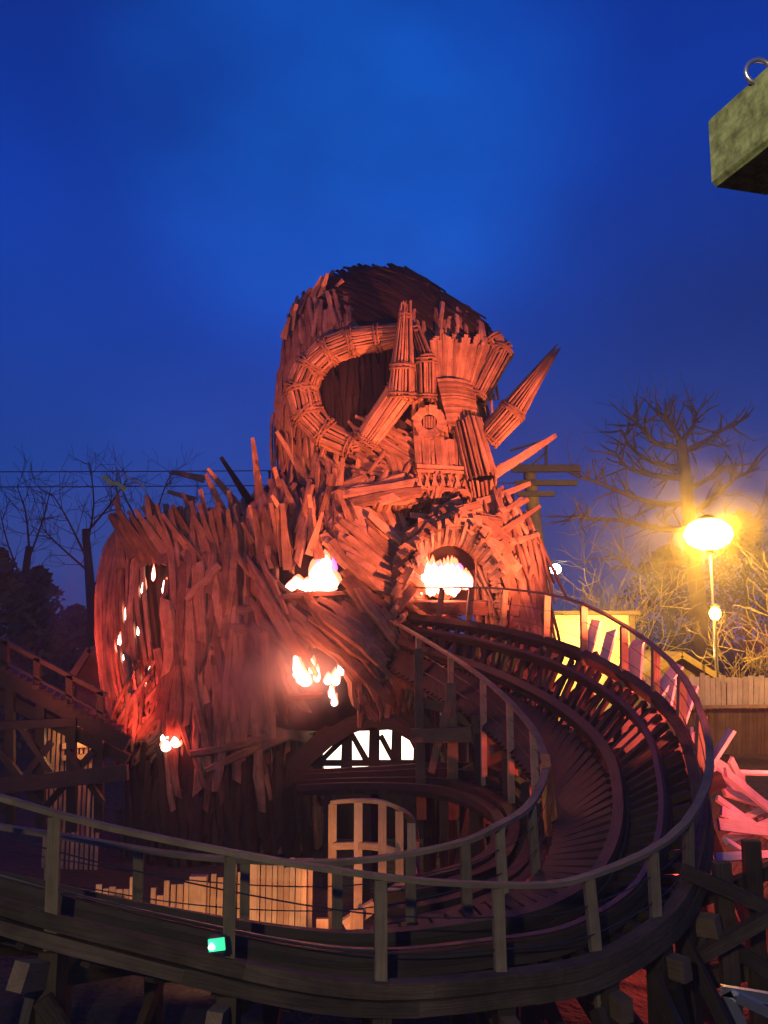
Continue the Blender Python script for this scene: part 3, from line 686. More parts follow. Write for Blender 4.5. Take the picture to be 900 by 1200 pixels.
# bents below the deck
for t in OT:
    if t < 1.2: continue
    o = E(2, t); i = E(1, t); rdir = V((o.x - i.x, o.y - i.y, 0)).normalized(); tan = rdir.cross(V((0, 0, 1)))
    b = MB(); b.plank(V((o.x, o.y, -.1)), o - V((0, 0, .2)), tan, .24, .2); pst = build(b, 'support_post', M_TRK, TR)
    b = MB(); b.plank(V((i.x, i.y, -.1)), i - V((0, 0, .2)), tan, .2, .18); build(b, 'support_post', M_TRK, TR)
    n = dn(t); b = MB(); b.plank(i - n * .42, D(t, 1.16) - n * .42, n, .16, .26, rough=.01); build(b, 'outrigger', M_LED if t > 5 else M_TRK, TR)
    b = MB(); b.plank(V((o.x, o.y, 0)) + rdir * 1.3 + tan * .15, o - V((0, 0, .5)) + tan * .15, tan, .18, .1); build(b, 'brace', M_TRK, TR)
    b = MB(); b.plank(V((o.x, o.y, .2)) + tan * -.14, i - V((0, 0, .5)) - tan * .14, tan, .18, .1); build(b, 'brace', M_TRK, TR)
# diagonal braces seen from outside along the front
for t0, t1 in zip(sorted(OT)[:-1], sorted(OT)[1:]):
    a = E(2, t0); c = E(2, t1); rd = (E(2, t1) - E(1, t1)); rd.z = 0; rd.normalize()
    b = MB(); b.plank(V((a.x, a.y, .1)) + rd * .2, c - V((0, 0, .6)) + rd * .2, rd, .17, .08); build(b, 'brace', M_TRK, TR)
# signal lamp on the edge beam
gl = thing('signal_lamp', P(253, 1113, 9.68), 'small glowing green signal lamp fixed to the track beside a handrail post', 'signal lamp')
b = MB(); b.box(P(254, 1106, 9.45), .175, .12, .14); build(b, 'housing', M_IRON, gl)
b = MB(); b.box(P(254, 1107, 9.37), .16, .03, .115, (1, 0, .12)); build(b, 'lens', M_GRN, gl)
b = MB(); blob(b, P(248, 1110, 9.33), .035, .035, .012); build(b, 'bulb', M_GRNB, gl)

# ------------------------------------------------------------------ scaffold at the tunnel side (light posts and beams under the inner rail)
sc_ = thing('timber_scaffold', P(530, 900, 21.4), 'rough timber scaffold of posts and beams under the inner track edge beside the figure', 'scaffold')
def part(root, name, m, *pl):
    b = MB()
    for q in pl: tb(b, *q)
    return build(b, name, m, root)
for x0, y0, x1, y1, wv in ((490, 760, 494, 960, .22), (528, 800, 532, 960, .24), (566, 870, 570, 965, .24), (600, 850, 603, 960, .2)): part(sc_, 'post', M_LED, (x0, y0, x1, y1, 21.6, wv))
for q in ((482, 862, 575, 860, 21.4, .32, .2), (488, 822, 560, 838, 21.9, .22), (553, 856, 584, 853, 21.1, .66, .3)): part(sc_, 'beam', M_LED, q)
for q in ((505, 905, 528, 815, 21.5, .18), (490, 830, 530, 895, 21.8, .16), (530, 836, 566, 856, 21.8, .2), (545, 905, 598, 880, 21.9, .2)): part(sc_, 'brace', M_LED, q)
# lower track inside the loop
LT = thing('coaster_track', P(540, 960, 18) * 1, 'dark lower coaster track half hidden inside the big curve', 'coaster track'); LT.location.z = 0; WL[LT.name] = LT.location.copy()
lin = [P(350, 930, 24), P(430, 928, 22.5), P(520, 935, 20.5), P(580, 965, 18.3), P(575, 1010, 16.6), P(520, 1035, 15.6), P(440, 1050, 15.3)]
lou = [P(350, 912, 25.4), P(440, 908, 24), P(560, 905, 22), P(636, 950, 18.8), P(628, 1030, 16), P(545, 1080, 14.4), P(440, 1100, 14.0)]
b = MB()
for i in range(70):
    t = i / 70 * 6; a = cr_eval(lin, t); c = cr_eval(lou, t); b.plank(a, c, (0, 0, 1), .17, .12)
build(b, 'cross_ties', M_TRK, LT)
for u in (.02, .3, .7, .98):
    b = MB(); b.strip([cr_eval(lin, i * .2).lerp(cr_eval(lou, i * .2), u) + V((0, 0, .14)) for i in range(31)], [V((0, 0, 1))] * 31, .22, .16, rough=.01); build(b, 'rail', M_TRK, LT)
for i in range(1, 12):
    for LL in (lin, lou):
        a = cr_eval(LL, i * .5); b = MB(); b.plank(V((a.x, a.y, -.1)), a - V((0, 0, .05)), (0, -1, 0), .2, .18); build(b, 'support_post', M_TRK, LT)
    a = cr_eval(lin, i * .5); c = cr_eval(lou, i * .5); b = MB(); b.plank(V((a.x, a.y, .1)), c, (0, -1, 0), .16, .1); build(b, 'brace', M_TRK, LT)

# curved railing lit orange
cg = thing('curved_railing', P(440, 1095, 15.5), 'curved timber railing lit orange inside the loop of the track', 'railing')
tp = [P(390, 940, 15.6), P(420, 938, 15.3), P(448, 940, 15.2), P(468, 948, 15.3), P(482, 962, 15.7), P(487, 985, 16.2)]
b = MB(); b.strip(cr_line(tp, 4), [V((0, 0, 1))] * 21, .14, .06, rough=.01); build(b, 'top_rail', M_WARM, cg)
b = MB(); b.strip([p - V((0, 0, .72)) for p in cr_line(tp, 4)], [V((0, 0, 1))] * 21, .10, .11, rough=.02); build(b, 'mid_rail', M_WARM, cg)
for i, p in enumerate(tp):
    b = MB(); b.plank(V((p.x, p.y, 0.0)), p - V((0, 0, .03)), (0, -1, 0), .135, .1, rough=.02); build(b, 'post', M_WARM, cg)
for i, (x0, y0, x1, y1) in enumerate(((404, 1084, 440, 1060), (448, 1052, 476, 1036))):
    b = MB(); tb(b, x0, y0, x1, y1, 15.1, .17); build(b, 'brace', M_WARM, cg)

# picket fences lit orange
def pickets(root, x0, x1, y0, y1, Y0, Y1, n, wv=.15, jag=6, base=1098, m=M_WARM):
    for i in range(n):
        u = (i + .5) / n; x = x0 + (x1 - x0) * u; Y = Y0 + (Y1 - Y0) * u; yt = y0 + (y1 - y0) * u + R.uniform(-jag, jag)
        p = P(x, yt, Y); b = MB(); b.plank(V((p.x, p.y, gz(p.x, p.y) - .1)), p, (R.uniform(-.15, .15), -1, 0), wv * R.uniform(.8, 1.15), .04, tone=R.random(), rough=.03); build(b, 'picket', m, root)
f1 = thing('picket_fence', P(300, 1096, 15.6), 'tall jagged picket fence lit orange behind the front handrail', 'fence')
pickets(f1, 176, 286, 1047, 1020, 15.0, 15.6, 14, .085, 12)
pickets(f1, 292, 360, 1014, 1008, 15.2, 15.0, 10, .08, 8)
for q in ((190, 1066, 285, 1050, 15.75, .08), (296, 1032, 362, 1026, 15.3, .07), (296, 1064, 362, 1056, 15.3, .07)): part(f1, 'rail', M_WARM, q)
for x, y in ((233, 1026), (293, 1010), (357, 1007)):
    p = P(x, y, 15.2); b = MB(); b.plank(V((p.x, p.y, 0)), p, (0, -1, 0), .26, .14); build(b, 'post', M_WARM, f1)
f2 = thing('picket_fence', P(115, 1080, 14.8), 'low broken picket fence stub fading into the dark at the left', 'fence')
pickets(f2, 72, 160, 1054, 1034, 14.6, 14.9, 11, .085, 8)
for q in ((76, 1068, 152, 1062, 14.6, .1),): part(f2, 'rail', M_WARM, q)
for i, (x, y) in enumerate(((378, 1076), (418, 1066), (462, 1040))):
    p = P(x, y, 15.0); b = MB(); b.plank(V((p.x, p.y, 0)), p, (0, -1, 0), .2, .08)
    tag(build(b, 'timber_stake', M_WARM), ['short pale stake beside the tall picket fence', 'brightly lit stake below the curved railing', 'tall bright stake beneath the right end of the curved railing'][i], 'stake', 'stakes inside the loop')
lamp('SPOT', 'unseen_amber_flood', (-2.4, 12.95, 1.62), (1, .44, .17), 230, .12, (-3.1, 15.5, 2.5), 112, .4)
lamp('SPOT', 'unseen_amber_flood', V((-1.3, 13.7, 1.75)), (1, .34, .13), 130, .1, P(455, 1010, 15.5), 85, .5)

# ------------------------------------------------------------------ left track and its bents
t2 = thing('coaster_track', P(60, 920, 23), 'straight sloping coaster track on trestles left of the figure', 'coaster track'); 
b = MB(); tb(b, -40, 768, 150, 872, 23, .38, .25); tb(b, -40, 795, 150, 890, 23.4, .3, .25); build(b, 'ledger', M_TRK, t2)
b = MB()
for i in range(22):
    x = -30 + i * 8; y = 768 + (x + 40) * .55; b.plank(P(x, y - 8, 22.8), P(x + 3, y - 14, 24.8), (0, 0, 1), .18, .1)
build(b, 'cross_ties', M_TRK, t2)
hr = MB(); tb(hr, -40, 728, 125, 815, 23, .12); tb(hr, -40, 752, 125, 838, 23, .05); hr = build(hr, 'handrail', M_TRK, t2)
for x in (6, 44, 82, 118): 
    b = MB(); tb(b, x, 748 + (x + 0) * .53, x, 800 + x * .53, 23, .17); build(b, 'handrail_post', M_TRK, hr)
for x in (-20, 12, 48, 84, 116): part(t2, 'trestle_post', M_TRK, (x, 800 + x * .5, x, 975, 23.2, .22))
for q in ((0, 880, 60, 960, 23.1, .16), (60, 870, 0, 950, 23.05, .16), (50, 950, 110, 880, 23.1, .16), (20, 845, 60, 905, 23.0, .14), (80, 880, 120, 940, 23, .14)): part(t2, 'brace', M_TRK, q)
for q in ((-40, 925, 150, 905, 22.6, .36, .2), (-40, 852, 90, 846, 22.9, .2)): part(t2, 'beam', M_TRK, q)
f3 = thing('picket_fence', P(85, 890, 25), 'distant picket fence with pale rails behind the left trestle', 'fence')
pickets(f3, 56, 122, 846, 852, 25, 25, 12, .075, 6)
for q in ((74, 874, 108, 872, 24.9, .14), (74, 888, 108, 886, 24.9, .14)): part(f3, 'rail', M_WARM, q)
lamp('POINT', 'unseen_amber_flood', P(88, 868, 24.2), (1, .45, .16), 40, .1)
lamp('POINT', 'unseen_amber_flood', P(20, 850, 21.3), (1, .26, .14), 40, .1)  # unseen light added to warm the left trestle
# small hut at left
def hut(name, label, xl, xr, ya, ye, yb, Y, dep, mr, mw, apex=None):
    h = thing(name, P((xl + xr) / 2, yb, Y), label, 'hut')
    a = P(xl, ye, Y); c = P(xr, ye, Y); ap = P(apex or (xl + xr) / 2, ya, Y); z0 = P(xl, yb, Y).z
    b = MB(); b.box(((a.x + c.x) / 2, Y + dep / 2, (a.z + z0) / 2), (c.x - a.x) * .86, dep * .9, a.z - z0)
    g0, g1 = V((a.x + (c.x - a.x) * .07, Y + .06, a.z)), V((c.x - (c.x - a.x) * .07, Y + .06, c.z)); tp_ = ap - V((0, -.06, .12))
    b.add([g0, g1, tp_], [(0, 1, 2)], [(0, 0, .5)] * 3); build(b, 'wall', mw, h)
    for i, e in enumerate((a, c)):
        b = MB(); s_ = (ap - e).normalized(); nn = s_.cross(V((0, 1, 0))); nn = nn if nn.z > 0 else -nn
        b.plank(e.lerp(ap, .5) + V((0, -.25, 0)) , e.lerp(ap, .5) + V((0, dep + .2, 0)), nn, (ap - e).length * (1.0), .1, rough=0); build(b, 'roof', mr, h)
        b = MB(); b.plank(e + V((0, -.3, -.06)), ap + V((0, -.3, -.06)), (0, -1, 0), .22, .05, rough=0); build(b, 'bargeboard', M_RAIL, h)
    return h
h1 = hut('hut', 'small gabled hut with red lit roof left of the figure', 84, 142, 758, 796, 850, 31, 4, M_ROOF, M_ROOF, 108)
b = MB(); tb(b, 103, 766, 103, 730, 32, .12); tb(b, 122, 766, 122, 730, 32, .12); tb(b, 101, 730, 124, 730, 32, .12); build(b, 'chimney_frame', M_TRK, h1)
lamp('POINT', 'unseen_red_flood', P(118, 800, 29.5), DEEP, 40, .1)

# ------------------------------------------------------------------ right background
rf = thing('boundary_fence', P(850, 880, 30), 'tall two tier timber fence lit yellow along the right edge', 'fence')
b = MB()
for i in range(34):
    x = 760 + i * 6.3; tb(b, x, 828, x + R.uniform(-.6, .6), 794 + R.uniform(-3, 2) - (R.random() < .3) * 3, 30.1, .16, .04)
build(b, 'upper_pickets', M_PALE, rf)
b = MB()
for i in range(50):
    x = 742 + i * 4.6; tb(b, x, 884, x + R.uniform(-.4, .4), 831 + R.uniform(-1, 1), 29.8, .12, .04)
build(b, 'lower_pickets', M_LED, rf)
for q in ((735, 829, 985, 827, 29.7, .09, .2), (735, 804, 985, 802, 30.2, .1)): part(rf, 'rail', M_WARM, q)
for x in (790, 850, 910, 970): part(rf, 'post', M_TRK, (x, 890, x, 800, 30.3, .2))
hut('hut', 'gabled hut roof behind the boundary fence', 742, 848, 765, 797, 850, 34, 5, M_ROOF, M_ROOF, 796)
yb = thing('service_building', P(690, 800, 38), 'bright yellow lit building wall behind the track', 'building')
b = MB(); a = P(632, 724, 38); c = P(742, 730, 38); b.box(((a.x + c.x) / 2, 39.5, 4.6), c.x - a.x, 3, 5.0); build(b, 'wall', M_YWALL, yb)
b = MB(); b.box(((a.x + c.x) / 2, 39.5, 7.2), c.x - a.x + .5, 3.5, .16); build(b, 'roof', M_ROOF, yb)
b = MB(); b.box((c.x - .08, 37.9, 4.6), .22, .12, 5.0); build(b, 'corner_board', M_ROOF, yb)
lamp('POINT', 'sodium_floodlight', (8.6, 36.2, 6.2), (1, .66, .15), 800, .15)
# lamps
def ellipsoid(mb, c, rx, ry, rz, nu=16, nv=10):
    vs = []; fs = []
    for j in range(nv + 1):
        f = math.pi * j / nv - math.pi / 2
        for i in range(nu):
            t = 2 * math.pi * i / nu; vs.append(c + V((rx * math.cos(f) * math.cos(t), ry * math.cos(f) * math.sin(t), rz * math.sin(f))))
    fs = [(j * nu + i, j * nu + (i + 1) % nu, (j + 1) * nu + (i + 1) % nu, (j + 1) * nu + i) for j in range(nv) for i in range(nu)]
    mb.add(vs, fs, [(0, 0, .5)] * len(vs))
LY = 34
sl = thing('street_lamp', P(838, 800, LY), 'tall street lamp with orange head enlarged to its glare in front of bare tree', 'street lamp')
b = MB(); top = P(832, 640, LY); b.tube([V((top.x, LY, 2.2)), V((top.x, LY, 5)), top], [.09, .07, .05], 8); build(b, 'pole', M_STEEL, sl, True)
b = MB(); b.tube([top - V((0, 0, .25)), top + V((0, 0, .1))], [.10, .34], 12); build(b, 'collar', M_IRON, sl)
b = MB(); q = P(830, 626, LY); b.tube([q + V((0, 0, .56)), q + V((0, 0, .68)), q + V((0, 0, .78))], [.5, .34, .06], 14); build(b, 'hood', M_IRON, sl)
b = MB(); ellipsoid(b, P(830, 626, LY), .92, .8, .62); build(b, 'lamp_glass', M_SOD, sl, True)  # glass enlarged to the size of the lamp's bloom
s2 = thing('path_lamp', P(838, 790, 33), 'small yellow lantern on a thin post below the big street lamp', 'lantern')
b = MB(); q = P(838, 726, 33); b.tube([V((q.x, 33, 2.2)), q], [.05, .04], 8); build(b, 'pole', M_IRON, s2, True)
b = MB(); ellipsoid(b, P(838, 719, 33), .2, .2, .24); build(b, 'lamp_glass', M_SOD, s2, True)
b = MB(); q = P(838, 711, 33); b.tube([q, q + V((0, 0, .12))], [.24, .03], 10); build(b, 'hood', M_IRON, s2)
# cable pylon
py_ = thing('cable_pylon', P(633, 790, 45), 'tall grey pylon with short crossarms behind the figure', 'pylon')
b = MB(); b.tube([V((P(636, 700, 45).x, 45, 2)), P(636, 700, 45), P(622, 570, 45), P(619, 546, 45)], [.5, .42, .33, .3], 12, tone=.5); build(b, 'mast', M_RAIL, py_, True)
for x0, y0, x1, y1, wv in ((600, 549, 680, 549, .36), (604, 566, 676, 566, .26), (606, 579, 650, 579, .22)): part(py_, 'crossarm', M_IRON, (x0, y0, x1, y1, 44.6, wv, .3))
for q in ((600, 545, 640, 518, 44.6, .12), (640, 516, 640, 548, 44.6, .14), (622, 546, 640, 530, 44.6, .1), (598, 528, 640, 516, 44.6, .1)): part(py_, 'strut', M_IRON, q)
wl = thing('work_light', P(651, 667, 44.2), 'small round white lamp shining on the grey pylon', 'lamp')
b = MB(); ellipsoid(b, P(651, 667, 44), .28, .2, .26); build(b, 'lamp_glass', M_WHT, wl, True)
b = MB(); tb(b, 636, 667, 650, 667, 44.3, .2, .12); build(b, 'bracket', M_IRON, wl)
for i, (ya, yc) in enumerate(((553, 549), (571, 566))):
    b = MB(); b.tube([P(-200 + 810 * k / 12., ya + (yc - ya) * k / 12. + 5 * (k / 12.) * (1 - k / 12.), 50 - 5.4 * k / 12.) for k in range(13)], [.03] * 13, 5)
    tag(build(b, 'overhead_cable', M_IRON), ['upper overhead cable crossing behind the figure to the pylon', 'lower overhead cable crossing behind the figure to the pylon'][i], 'cable', 'overhead cables')
for i, (m, pts, lb) in enumerate(((M_RIB, ((121, 558), (130, 566), (138, 567), (147, 575)), 'small yellow ribbon streaming in the air above the left shoulder'),
                                 (M_RIBG, ((143, 554), (153, 562), (162, 564), (169, 573)), 'small grey ribbon beside the yellow one'))):
    b = MB(); b.strip(cr_line([P(x, y, 30) for x, y in pts], 4), [V((0, -1, .4))] * 13, .14 if i == 0 else .09, .02); tag(build(b, 'ribbon', m), lb, 'ribbon', 'ribbons on the wire')
sf = thing('guard_rail', P(328, 590, 31), 'small dark steel cage rail behind the shoulder spikes', 'guard rail')
for q in ((314, 553, 342, 553, 31, .06, .06), (314, 566, 342, 566, 31, .05, .05), (314, 578, 342, 578, 31, .05, .05)): part(sf, 'rail', M_IRON, q)
for x in (316, 328, 340): part(sf, 'post', M_IRON, (x, 596, x, 552, 31, .07, .07))

# ------------------------------------------------------------------ trees
def grow(mb, p, d, L, r, depth, spread=.6, up=.12, seg=4, kids=3, thin=.012):
    pts = [p]; rs = [r]; q = p; dd = d.normalized()
    for i in range(seg):
        dd = (dd + V((R.gauss(0, .16), R.gauss(0, .16), R.gauss(0, .16) + up * .4))).normalized()
        q = q + dd * (L / seg); pts.append(q); rs.append(max(thin, r * (1 - .6 * (i + 1) / seg)))
    mb.tube(pts, rs, 5 if r > .06 else 3, cap=False)
    if depth <= 0: return
    for k in range(kids):
        i = R.randint(1, seg); a = V((R.gauss(0, 1), R.gauss(0, 1), R.gauss(0, 1))); a = (a - dd * a.dot(dd)).normalized()
        nd = (dd * (1 - spread * .4) + a * spread * R.uniform(.7, 1.3) + V((0, 0, up))).normalized()
        grow(mb, pts[i], nd, L * R.uniform(.5, .78), max(thin, rs[i] * .62), depth - 1, spread, up, max(3, seg - 1), kids, thin)
def bare_tree(name, label, trunk, tr, limbs, Y, mt, mc, group, depth=3, kids=4, lr=.11, twig=.5, thin=.016):
    root = thing(name, (P(*trunk[0], Y).x, Y, gz(P(*trunk[0], Y).x, Y)), label, 'tree', group)
    tp_ = [P(x, y, Y) for x, y in trunk]; tp_ = [V((tp_[0].x, Y, gz(tp_[0].x, Y) - .2))] + tp_
    b = MB(); ln = cr_line(tp_, 4); n = len(ln)
    b.tube(ln, [tr[0] + (tr[1] - tr[0]) * (i / (n - 1)) for i in range(n)], 9, tone=.5); build(b, 'trunk', mt, root, True)
    b = MB()
    for lm in limbs:
        dy = R.uniform(-2.0, 2.0); m = len(lm)
        pts = cr_line([P(x, y, Y + dy * i / (m - 1)) for i, (x, y) in enumerate(lm)], 3); m = len(pts)
        b.tube(pts, [lr * (1 - .8 * i / (m - 1)) + thin for i in range(m)], 6, cap=False)
        for i in range(1, m):
            for _ in range(2):
                d = (pts[i] - pts[i - 1]).normalized(); a = V((R.gauss(0, 1), R.gauss(0, 1), R.gauss(0, 1))); a = (a - d * a.dot(d)).normalized()
                grow(b, pts[i], d * .6 + a * .8, R.uniform(.8, 1.6) * twig * 2, lr * .4, depth - 1, .7, .15, 4, kids, thin)
    build(b, 'crown', mc, root)
    return root
bare_tree('bare_tree', 'large bare tree with wide crown behind the orange street lamp', [(828, 800), (820, 720), (812, 650), (806, 590), (801, 540), (798, 515)], (.55, .28),
          [[(799, 520), (790, 503), (780, 490), (772, 486)], [(799, 517), (812, 500), (816, 484)], [(800, 530), (825, 518), (845, 505), (862, 498)], [(802, 548), (775, 545), (745, 530), (728, 505)],
           [(800, 525), (770, 520), (750, 500), (742, 492)], [(804, 560), (770, 558), (735, 548), (722, 530)], [(806, 590), (770, 590), (735, 580), (700, 565), (680, 560)], [(809, 620), (775, 620), (730, 610), (690, 608), (672, 604)],
           [(808, 605), (840, 580), (862, 560), (880, 552)], [(811, 640), (850, 625), (885, 615), (905, 590)], [(805, 575), (832, 560), (858, 545)], [(812, 655), (780, 660), (745, 668), (720, 650)]],
          48, M_BARK, M_BARK, 'trees behind the figure', 2, 2, .17, .6, .017)
def shrub(label, x, yb, Y, h, n, m, group, spread=.7):
    p = P(x, yb, Y); p.z = gz(p.x, Y) if yb is None or True else p.z
    root = thing('bare_shrub', p, label, 'shrub', group)
    b = MB()
    for i in range(n):
        a = R.uniform(0, 2 * math.pi); d = V((math.cos(a) * R.uniform(.2, .8), math.sin(a) * .4, 1.0))
        grow(b, p, d, h * R.uniform(.4, .62), .05, 3, spread, .1, 4, 3, .016)
    build(b, 'branches', m, root); return root
for i, (x, Y, h, n, lb) in enumerate(((680, 40.5, 6.0, 6, 'leafless shrub lit yellow above the bright building wall'), (740, 41, 6.0, 6, 'leafless shrub lit yellow between the building and the hut'),
                                      (880, 37, 4.8, 7, 'low leafless shrub lit yellow beside the small lantern'), (925, 36, 7.5, 7, 'tall leafless shrub lit yellow at the right edge'), (715, 45, 7.6, 6, 'taller leafless shrub lit yellow above the track posts'))):
    shrub(lb, x, 800, Y, h, n, M_TWIG, 'lit shrubs behind the fence')
lt = [('bare tree at the far left edge among dark woodland', [(30, 790), (28, 700), (34, 640)], [[(30, 690), (10, 640), (0, 600)], [(32, 660), (50, 610), (60, 570)], [(34, 640), (30, 600), (20, 570)]], 46),
      ('dark bare tree standing close behind the left shoulder', [(112, 790), (106, 690), (100, 620)], [[(104, 660), (80, 610), (62, 580)], [(102, 640), (110, 590), (105, 545)], [(101, 625), (130, 590), (150, 560)], [(106, 690), (140, 650), (160, 610)], [(104, 670), (70, 640), (50, 620)]], 42),
      ('faint bare tree between the wires and the left shoulder', [(180, 790), (178, 690), (176, 620)], [[(177, 640), (150, 590), (140, 560)], [(176, 630), (190, 580), (200, 556)], [(178, 660), (215, 610), (235, 580)]], 50)]
for lb, tr_, li, Y in lt: bare_tree('bare_tree', lb, tr_, (.35, .16), li, Y, M_BARKD, M_BARKD, 'dark trees at the left', 2, 3, .055, .6, .011)
def evergreen(label, x, Y, h, wd, group):
    g = P(x, 800, Y); z0 = gz(g.x, Y); root = thing('evergreen_tree', (g.x, Y, z0), label, 'tree', group)
    b = MB(); b.tube([V((g.x, Y, z0 - .1)), V((g.x, Y, z0 + h * .7))], [.25, .08], 7); build(b, 'trunk', M_BARKD, root)
    b = MB()
    for i in range(2600):
        v = R.random() ** .8; rr_ = wd * (1 - v) ** .55 * (.75 + .3 * math.sin(v * 23 + 2 * math.sin(i * .01))) * R.random() ** .35; a = R.uniform(0, 2 * math.pi)
        c = V((g.x + rr_ * math.cos(a), Y + rr_ * math.sin(a), z0 + .3 + v * h)); s_ = R.uniform(.12, .3); u = V((R.gauss(0, 1), R.gauss(0, 1), R.gauss(0, 1))).normalized(); q = u.orthogonal().normalized()
        b.add([c - q * s_, c + u * s_ * .5, c + q * s_, c - u * s_ * .5], [(0, 1, 2, 3)], [(0, 0, R.random())] * 4)
    build(b, 'crown', M_LEAF, root)
for x, Y, h, wd, lb in ((-10, 40, 8.6, 3.4, 'dark rounded evergreen at the left edge'), (38, 44, 7.4, 3.0, 'dark evergreen behind the left track'), (85, 50, 5.6, 3.2, 'low dark evergreen behind the hut'), (880, 56, 9.5, 5, 'dark evergreen behind the lit shrubs at right'),
                        (790, 58, 7.5, 5, 'dark evergreen behind the big bare tree'), (955, 52, 9, 4.5, 'dark evergreen at the right edge')):
    evergreen(lb, x, Y, h, wd, 'dark evergreens')

# ------------------------------------------------------------------ planks thrown about on the red-lit bank
PL = [(836, 900, 872, 922, 16.5, .40, 'broad pink lit plank end beside the outer handrail'), (850, 905, 935, 975, 16.2, .2, 'long pale plank sloping down to the right'), (845, 950, 930, 992, 15.8, .16, 'red lit plank crossing under the pale one'),
      (850, 985, 940, 950, 16, .17, 'red lit plank lying the other way'), (842, 966, 930, 976, 15.4, .2, 'wide flat plank at the foot of the pile'), (848, 928, 905, 945, 16.4, .16, 'short red plank in the middle of the pile'), (838, 1005, 925, 1000, 14.8, .13, 'thin dark red plank below the pile'),
      (862, 905, 960, 908, 17.5, .08, 'thin red batten behind the pile'), (850, 985, 880, 1003, 15.0, .13, 'stubby plank resting below the pile'), (840, 935, 930, 1000, 16.0, .12, 'narrow batten slanting steeply across the pile'), (856, 890, 890, 960, 16.7, .14, 'upright leaning batten at the back of the pile'),
      (870, 960, 950, 925, 16.6, .13, 'narrow batten rising towards the right edge of the pile')]
for x0, y0, x1, y1, Y, wv, lb in PL:
    b = MB(); p0 = P(x0, y0, Y); p1 = P(x1, y1, Y + .5); b.strip([p0.lerp(p1, q / 3) for q in range(4)], [V((R.uniform(-.5, .1), -.8, R.uniform(.3, .9)))] * 4, wv, .06, rough=.03, slant=R.uniform(-.5, .5)); tag(build(b, 'loose_plank', M_PALE), lb, 'plank', 'planks on the red lit bank')
mf = thing('metal_frame', P(880, 1190, 6.5), 'bluish steel frame of bars in the bottom right corner', 'metal frame')
for q in ((845, 1160, 960, 1180, 6.5, .07, .05), (850, 1162, 900, 1262, 6.5, .07, .05), (862, 1168, 960, 1215, 6.45, .06, .05)): part(mf, 'bar', M_STEEL, q)

# ------------------------------------------------------------------ beam end overhead, close to the viewer
bm = thing('timber_beam', P(836, 217, 3.0), 'mossy square timber beam end overhead in the top right corner', 'beam')
C0 = P(836, 217, 3.0); d1 = V((.27, -.963, 0)); d2 = V((.94, .34, 0)).normalized()
b = MB(); c = C0 + d1 * .8 + d2 * .125 + V((0, 0, .135)); b.strip([C0 + d2 * .125 + V((0, 0, .135)) + d1 * (.07 * q) for q in range(24)], [V((0, 0, 1))] * 24, .25, .27, 0, .55, 1, .012, 0, 2); build(b, 'beam', M_MOSS, bm)
b = MB(); rc = C0 + d1 * .24 + V((.02, 0, .285)); b.tube([rc + V((.045 * math.cos(t), 0, .045 * math.sin(t))) for t in [2 * math.pi * i / 16 for i in range(17)]], [.009] * 17, 8, cap=False); build(b, 'eye_bolt', M_STEEL, bm, True)

# ------------------------------------------------------------------ air: evening haze and two wisps of stage smoke
def vol(name, b, density, col, aniso=.35, noise=None):
    m = bpy.data.materials.new(name); m.use_nodes = True; t = m.node_tree; t.nodes.clear(); n = t.nodes.new
    pv = n('ShaderNodeVolumePrincipled'); pv.inputs['Color'].default_value = (*col, 1); pv.inputs['Density'].default_value = density; pv.inputs['Anisotropy'].default_value = aniso
    o = n('ShaderNodeOutputMaterial'); t.links.new(pv.outputs[0], o.inputs['Volume'])
    if noise:
        tc = n('ShaderNodeTexCoord'); ln = n('ShaderNodeVectorMath'); ln.operation = 'DIVIDE'; ln.inputs[1].default_value = noise; t.links.new(tc.outputs['Object'], ln.inputs[0])
        le = n('ShaderNodeVectorMath'); le.operation = 'LENGTH'; t.links.new(ln.outputs[0], le.inputs[0])
        fo = n('ShaderNodeMapRange'); fo.inputs[1].default_value = .15; fo.inputs[2].default_value = 1; fo.inputs[3].default_value = 1; fo.inputs[4].default_value = 0; t.links.new(le.outputs['Value'], fo.inputs[0])
        nz = n('ShaderNodeTexNoise'); nz.inputs['Scale'].default_value = .9; nz.inputs['Detail'].default_value = 3; t.links.new(tc.outputs['Object'], nz.inputs['Vector'])
        nm = n('ShaderNodeMapRange'); nm.inputs[1].default_value = .35; nm.inputs[2].default_value = .7; t.links.new(nz.outputs['Fac'], nm.inputs[0])
        a = n('ShaderNodeMath'); a.operation = 'MULTIPLY'; t.links.new(fo.outputs[0], a.inputs[0]); t.links.new(nm.outputs[0], a.inputs[1])
        c = n('ShaderNodeMath'); c.operation = 'MULTIPLY'; t.links.new(a.outputs[0], c.inputs[0]); c.inputs[1].default_value = density; t.links.new(c.outputs[0], pv.inputs['Density'])
    ob = build(b, name, m); ob['kind'] = 'stuff'; return ob
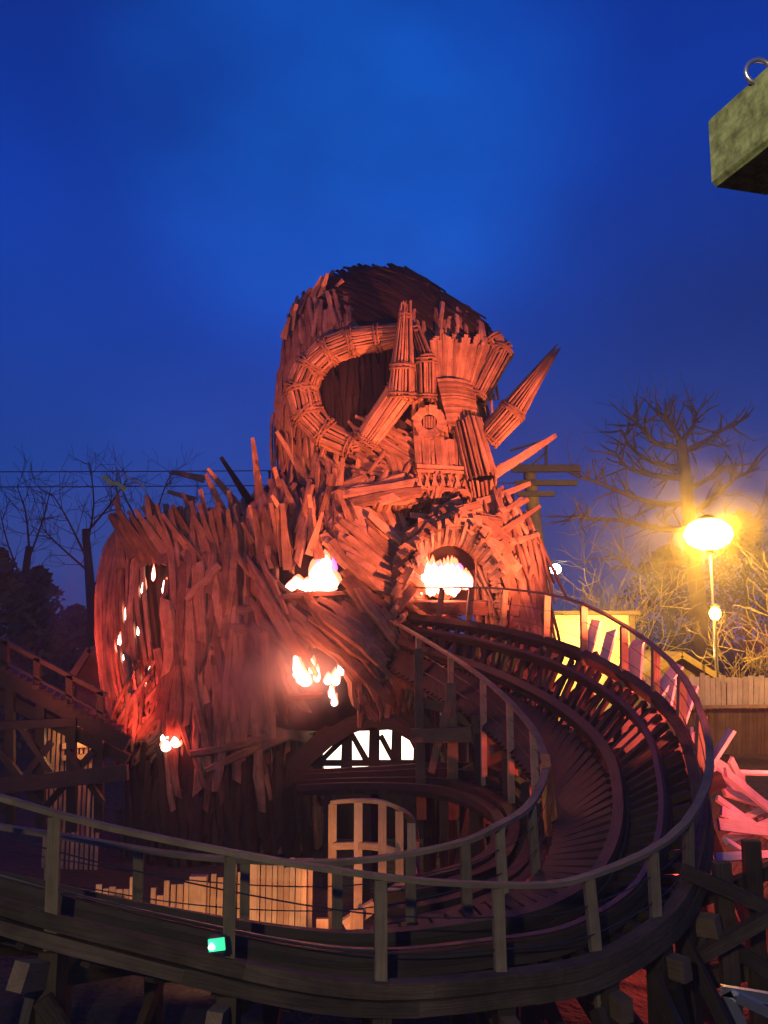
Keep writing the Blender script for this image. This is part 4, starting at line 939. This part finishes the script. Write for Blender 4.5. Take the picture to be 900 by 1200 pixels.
b = MB(); b.box((0, 100, 10), 520, 420, 23); vol('haze', b, .0022, (.85, .88, .95))
for px, py, Y, r, dn_ in ((318, 785, 24.6, (2.3, 1.0, 2.1), 1.9), (82, 690, 29, (1.0, 1.0, 2.6), .25)):
    b = MB(); c = P(px, py, Y); ellipsoid(b, c, *r); ob = vol('smoke', b, dn_, (.95, .9, .88), .2, r); 
    for v in ob.data.vertices: v.co.z -= r[2]
    ob.location.z += r[2]

b = MB(); c = P(830, 626, LY); ellipsoid(b, c, 6.0, 4.0, 5.2); ob = vol('lamp_halo', b, .16, (.95, .95, .95), .4, (6.0, 4.0, 5.2))  # scattering ball added to form the lamp's bloom halo
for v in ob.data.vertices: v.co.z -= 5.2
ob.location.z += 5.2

lamp('POINT', 'unseen_red_flood', (5.6, 20.0, 3.4), (1, .10, .07), 900, 0.15)  # unseen red light added behind the rim for the boards
for i in range(44):
    x = R.uniform(3.2, 6.6); y = R.uniform(20.5, 25.5); a = R.uniform(-.9, .9); L = R.uniform(.8, 1.6); d = V((math.sin(a), R.uniform(-.2, .2), math.cos(a))) * L
    c = V((x, y, gz(x, y) + L * .75 + R.uniform(-.1, .3))); b = MB(); b.plank(c - d, c + d, (R.uniform(-.3, .3), -1, .2), R.uniform(.2, .36), .06, rough=.02)
    tag(build(b, 'loose_plank', M_PALE), 'red lit board leaning behind the banked track, glimpsed between its ties', 'plank', 'boards leaning behind the banked track')

tr3 = thing('timber_trestle', V((5.9, 12.6, 0)), 'dark red lit trestle of crossing beams in the lower right corner', 'trestle')
for x0, y0, x1, y1, Y in ((845, 1010, 862, 1230, 12.4), (880, 985, 892, 1230, 12.8), (925, 990, 930, 1230, 12.6)):
    part(tr3, 'post', M_EDGE, (x0, y0, x1, y1, Y, .2))
for q in ((800, 1020, 960, 1090, 12.2, .2), (805, 1060, 950, 1000, 13.0, .17), (820, 1120, 960, 1040, 12.1, .18), (830, 1090, 960, 1180, 12.5, .18), (810, 1150, 950, 1120, 12.9, .22)): part(tr3, 'brace', M_EDGE, q)
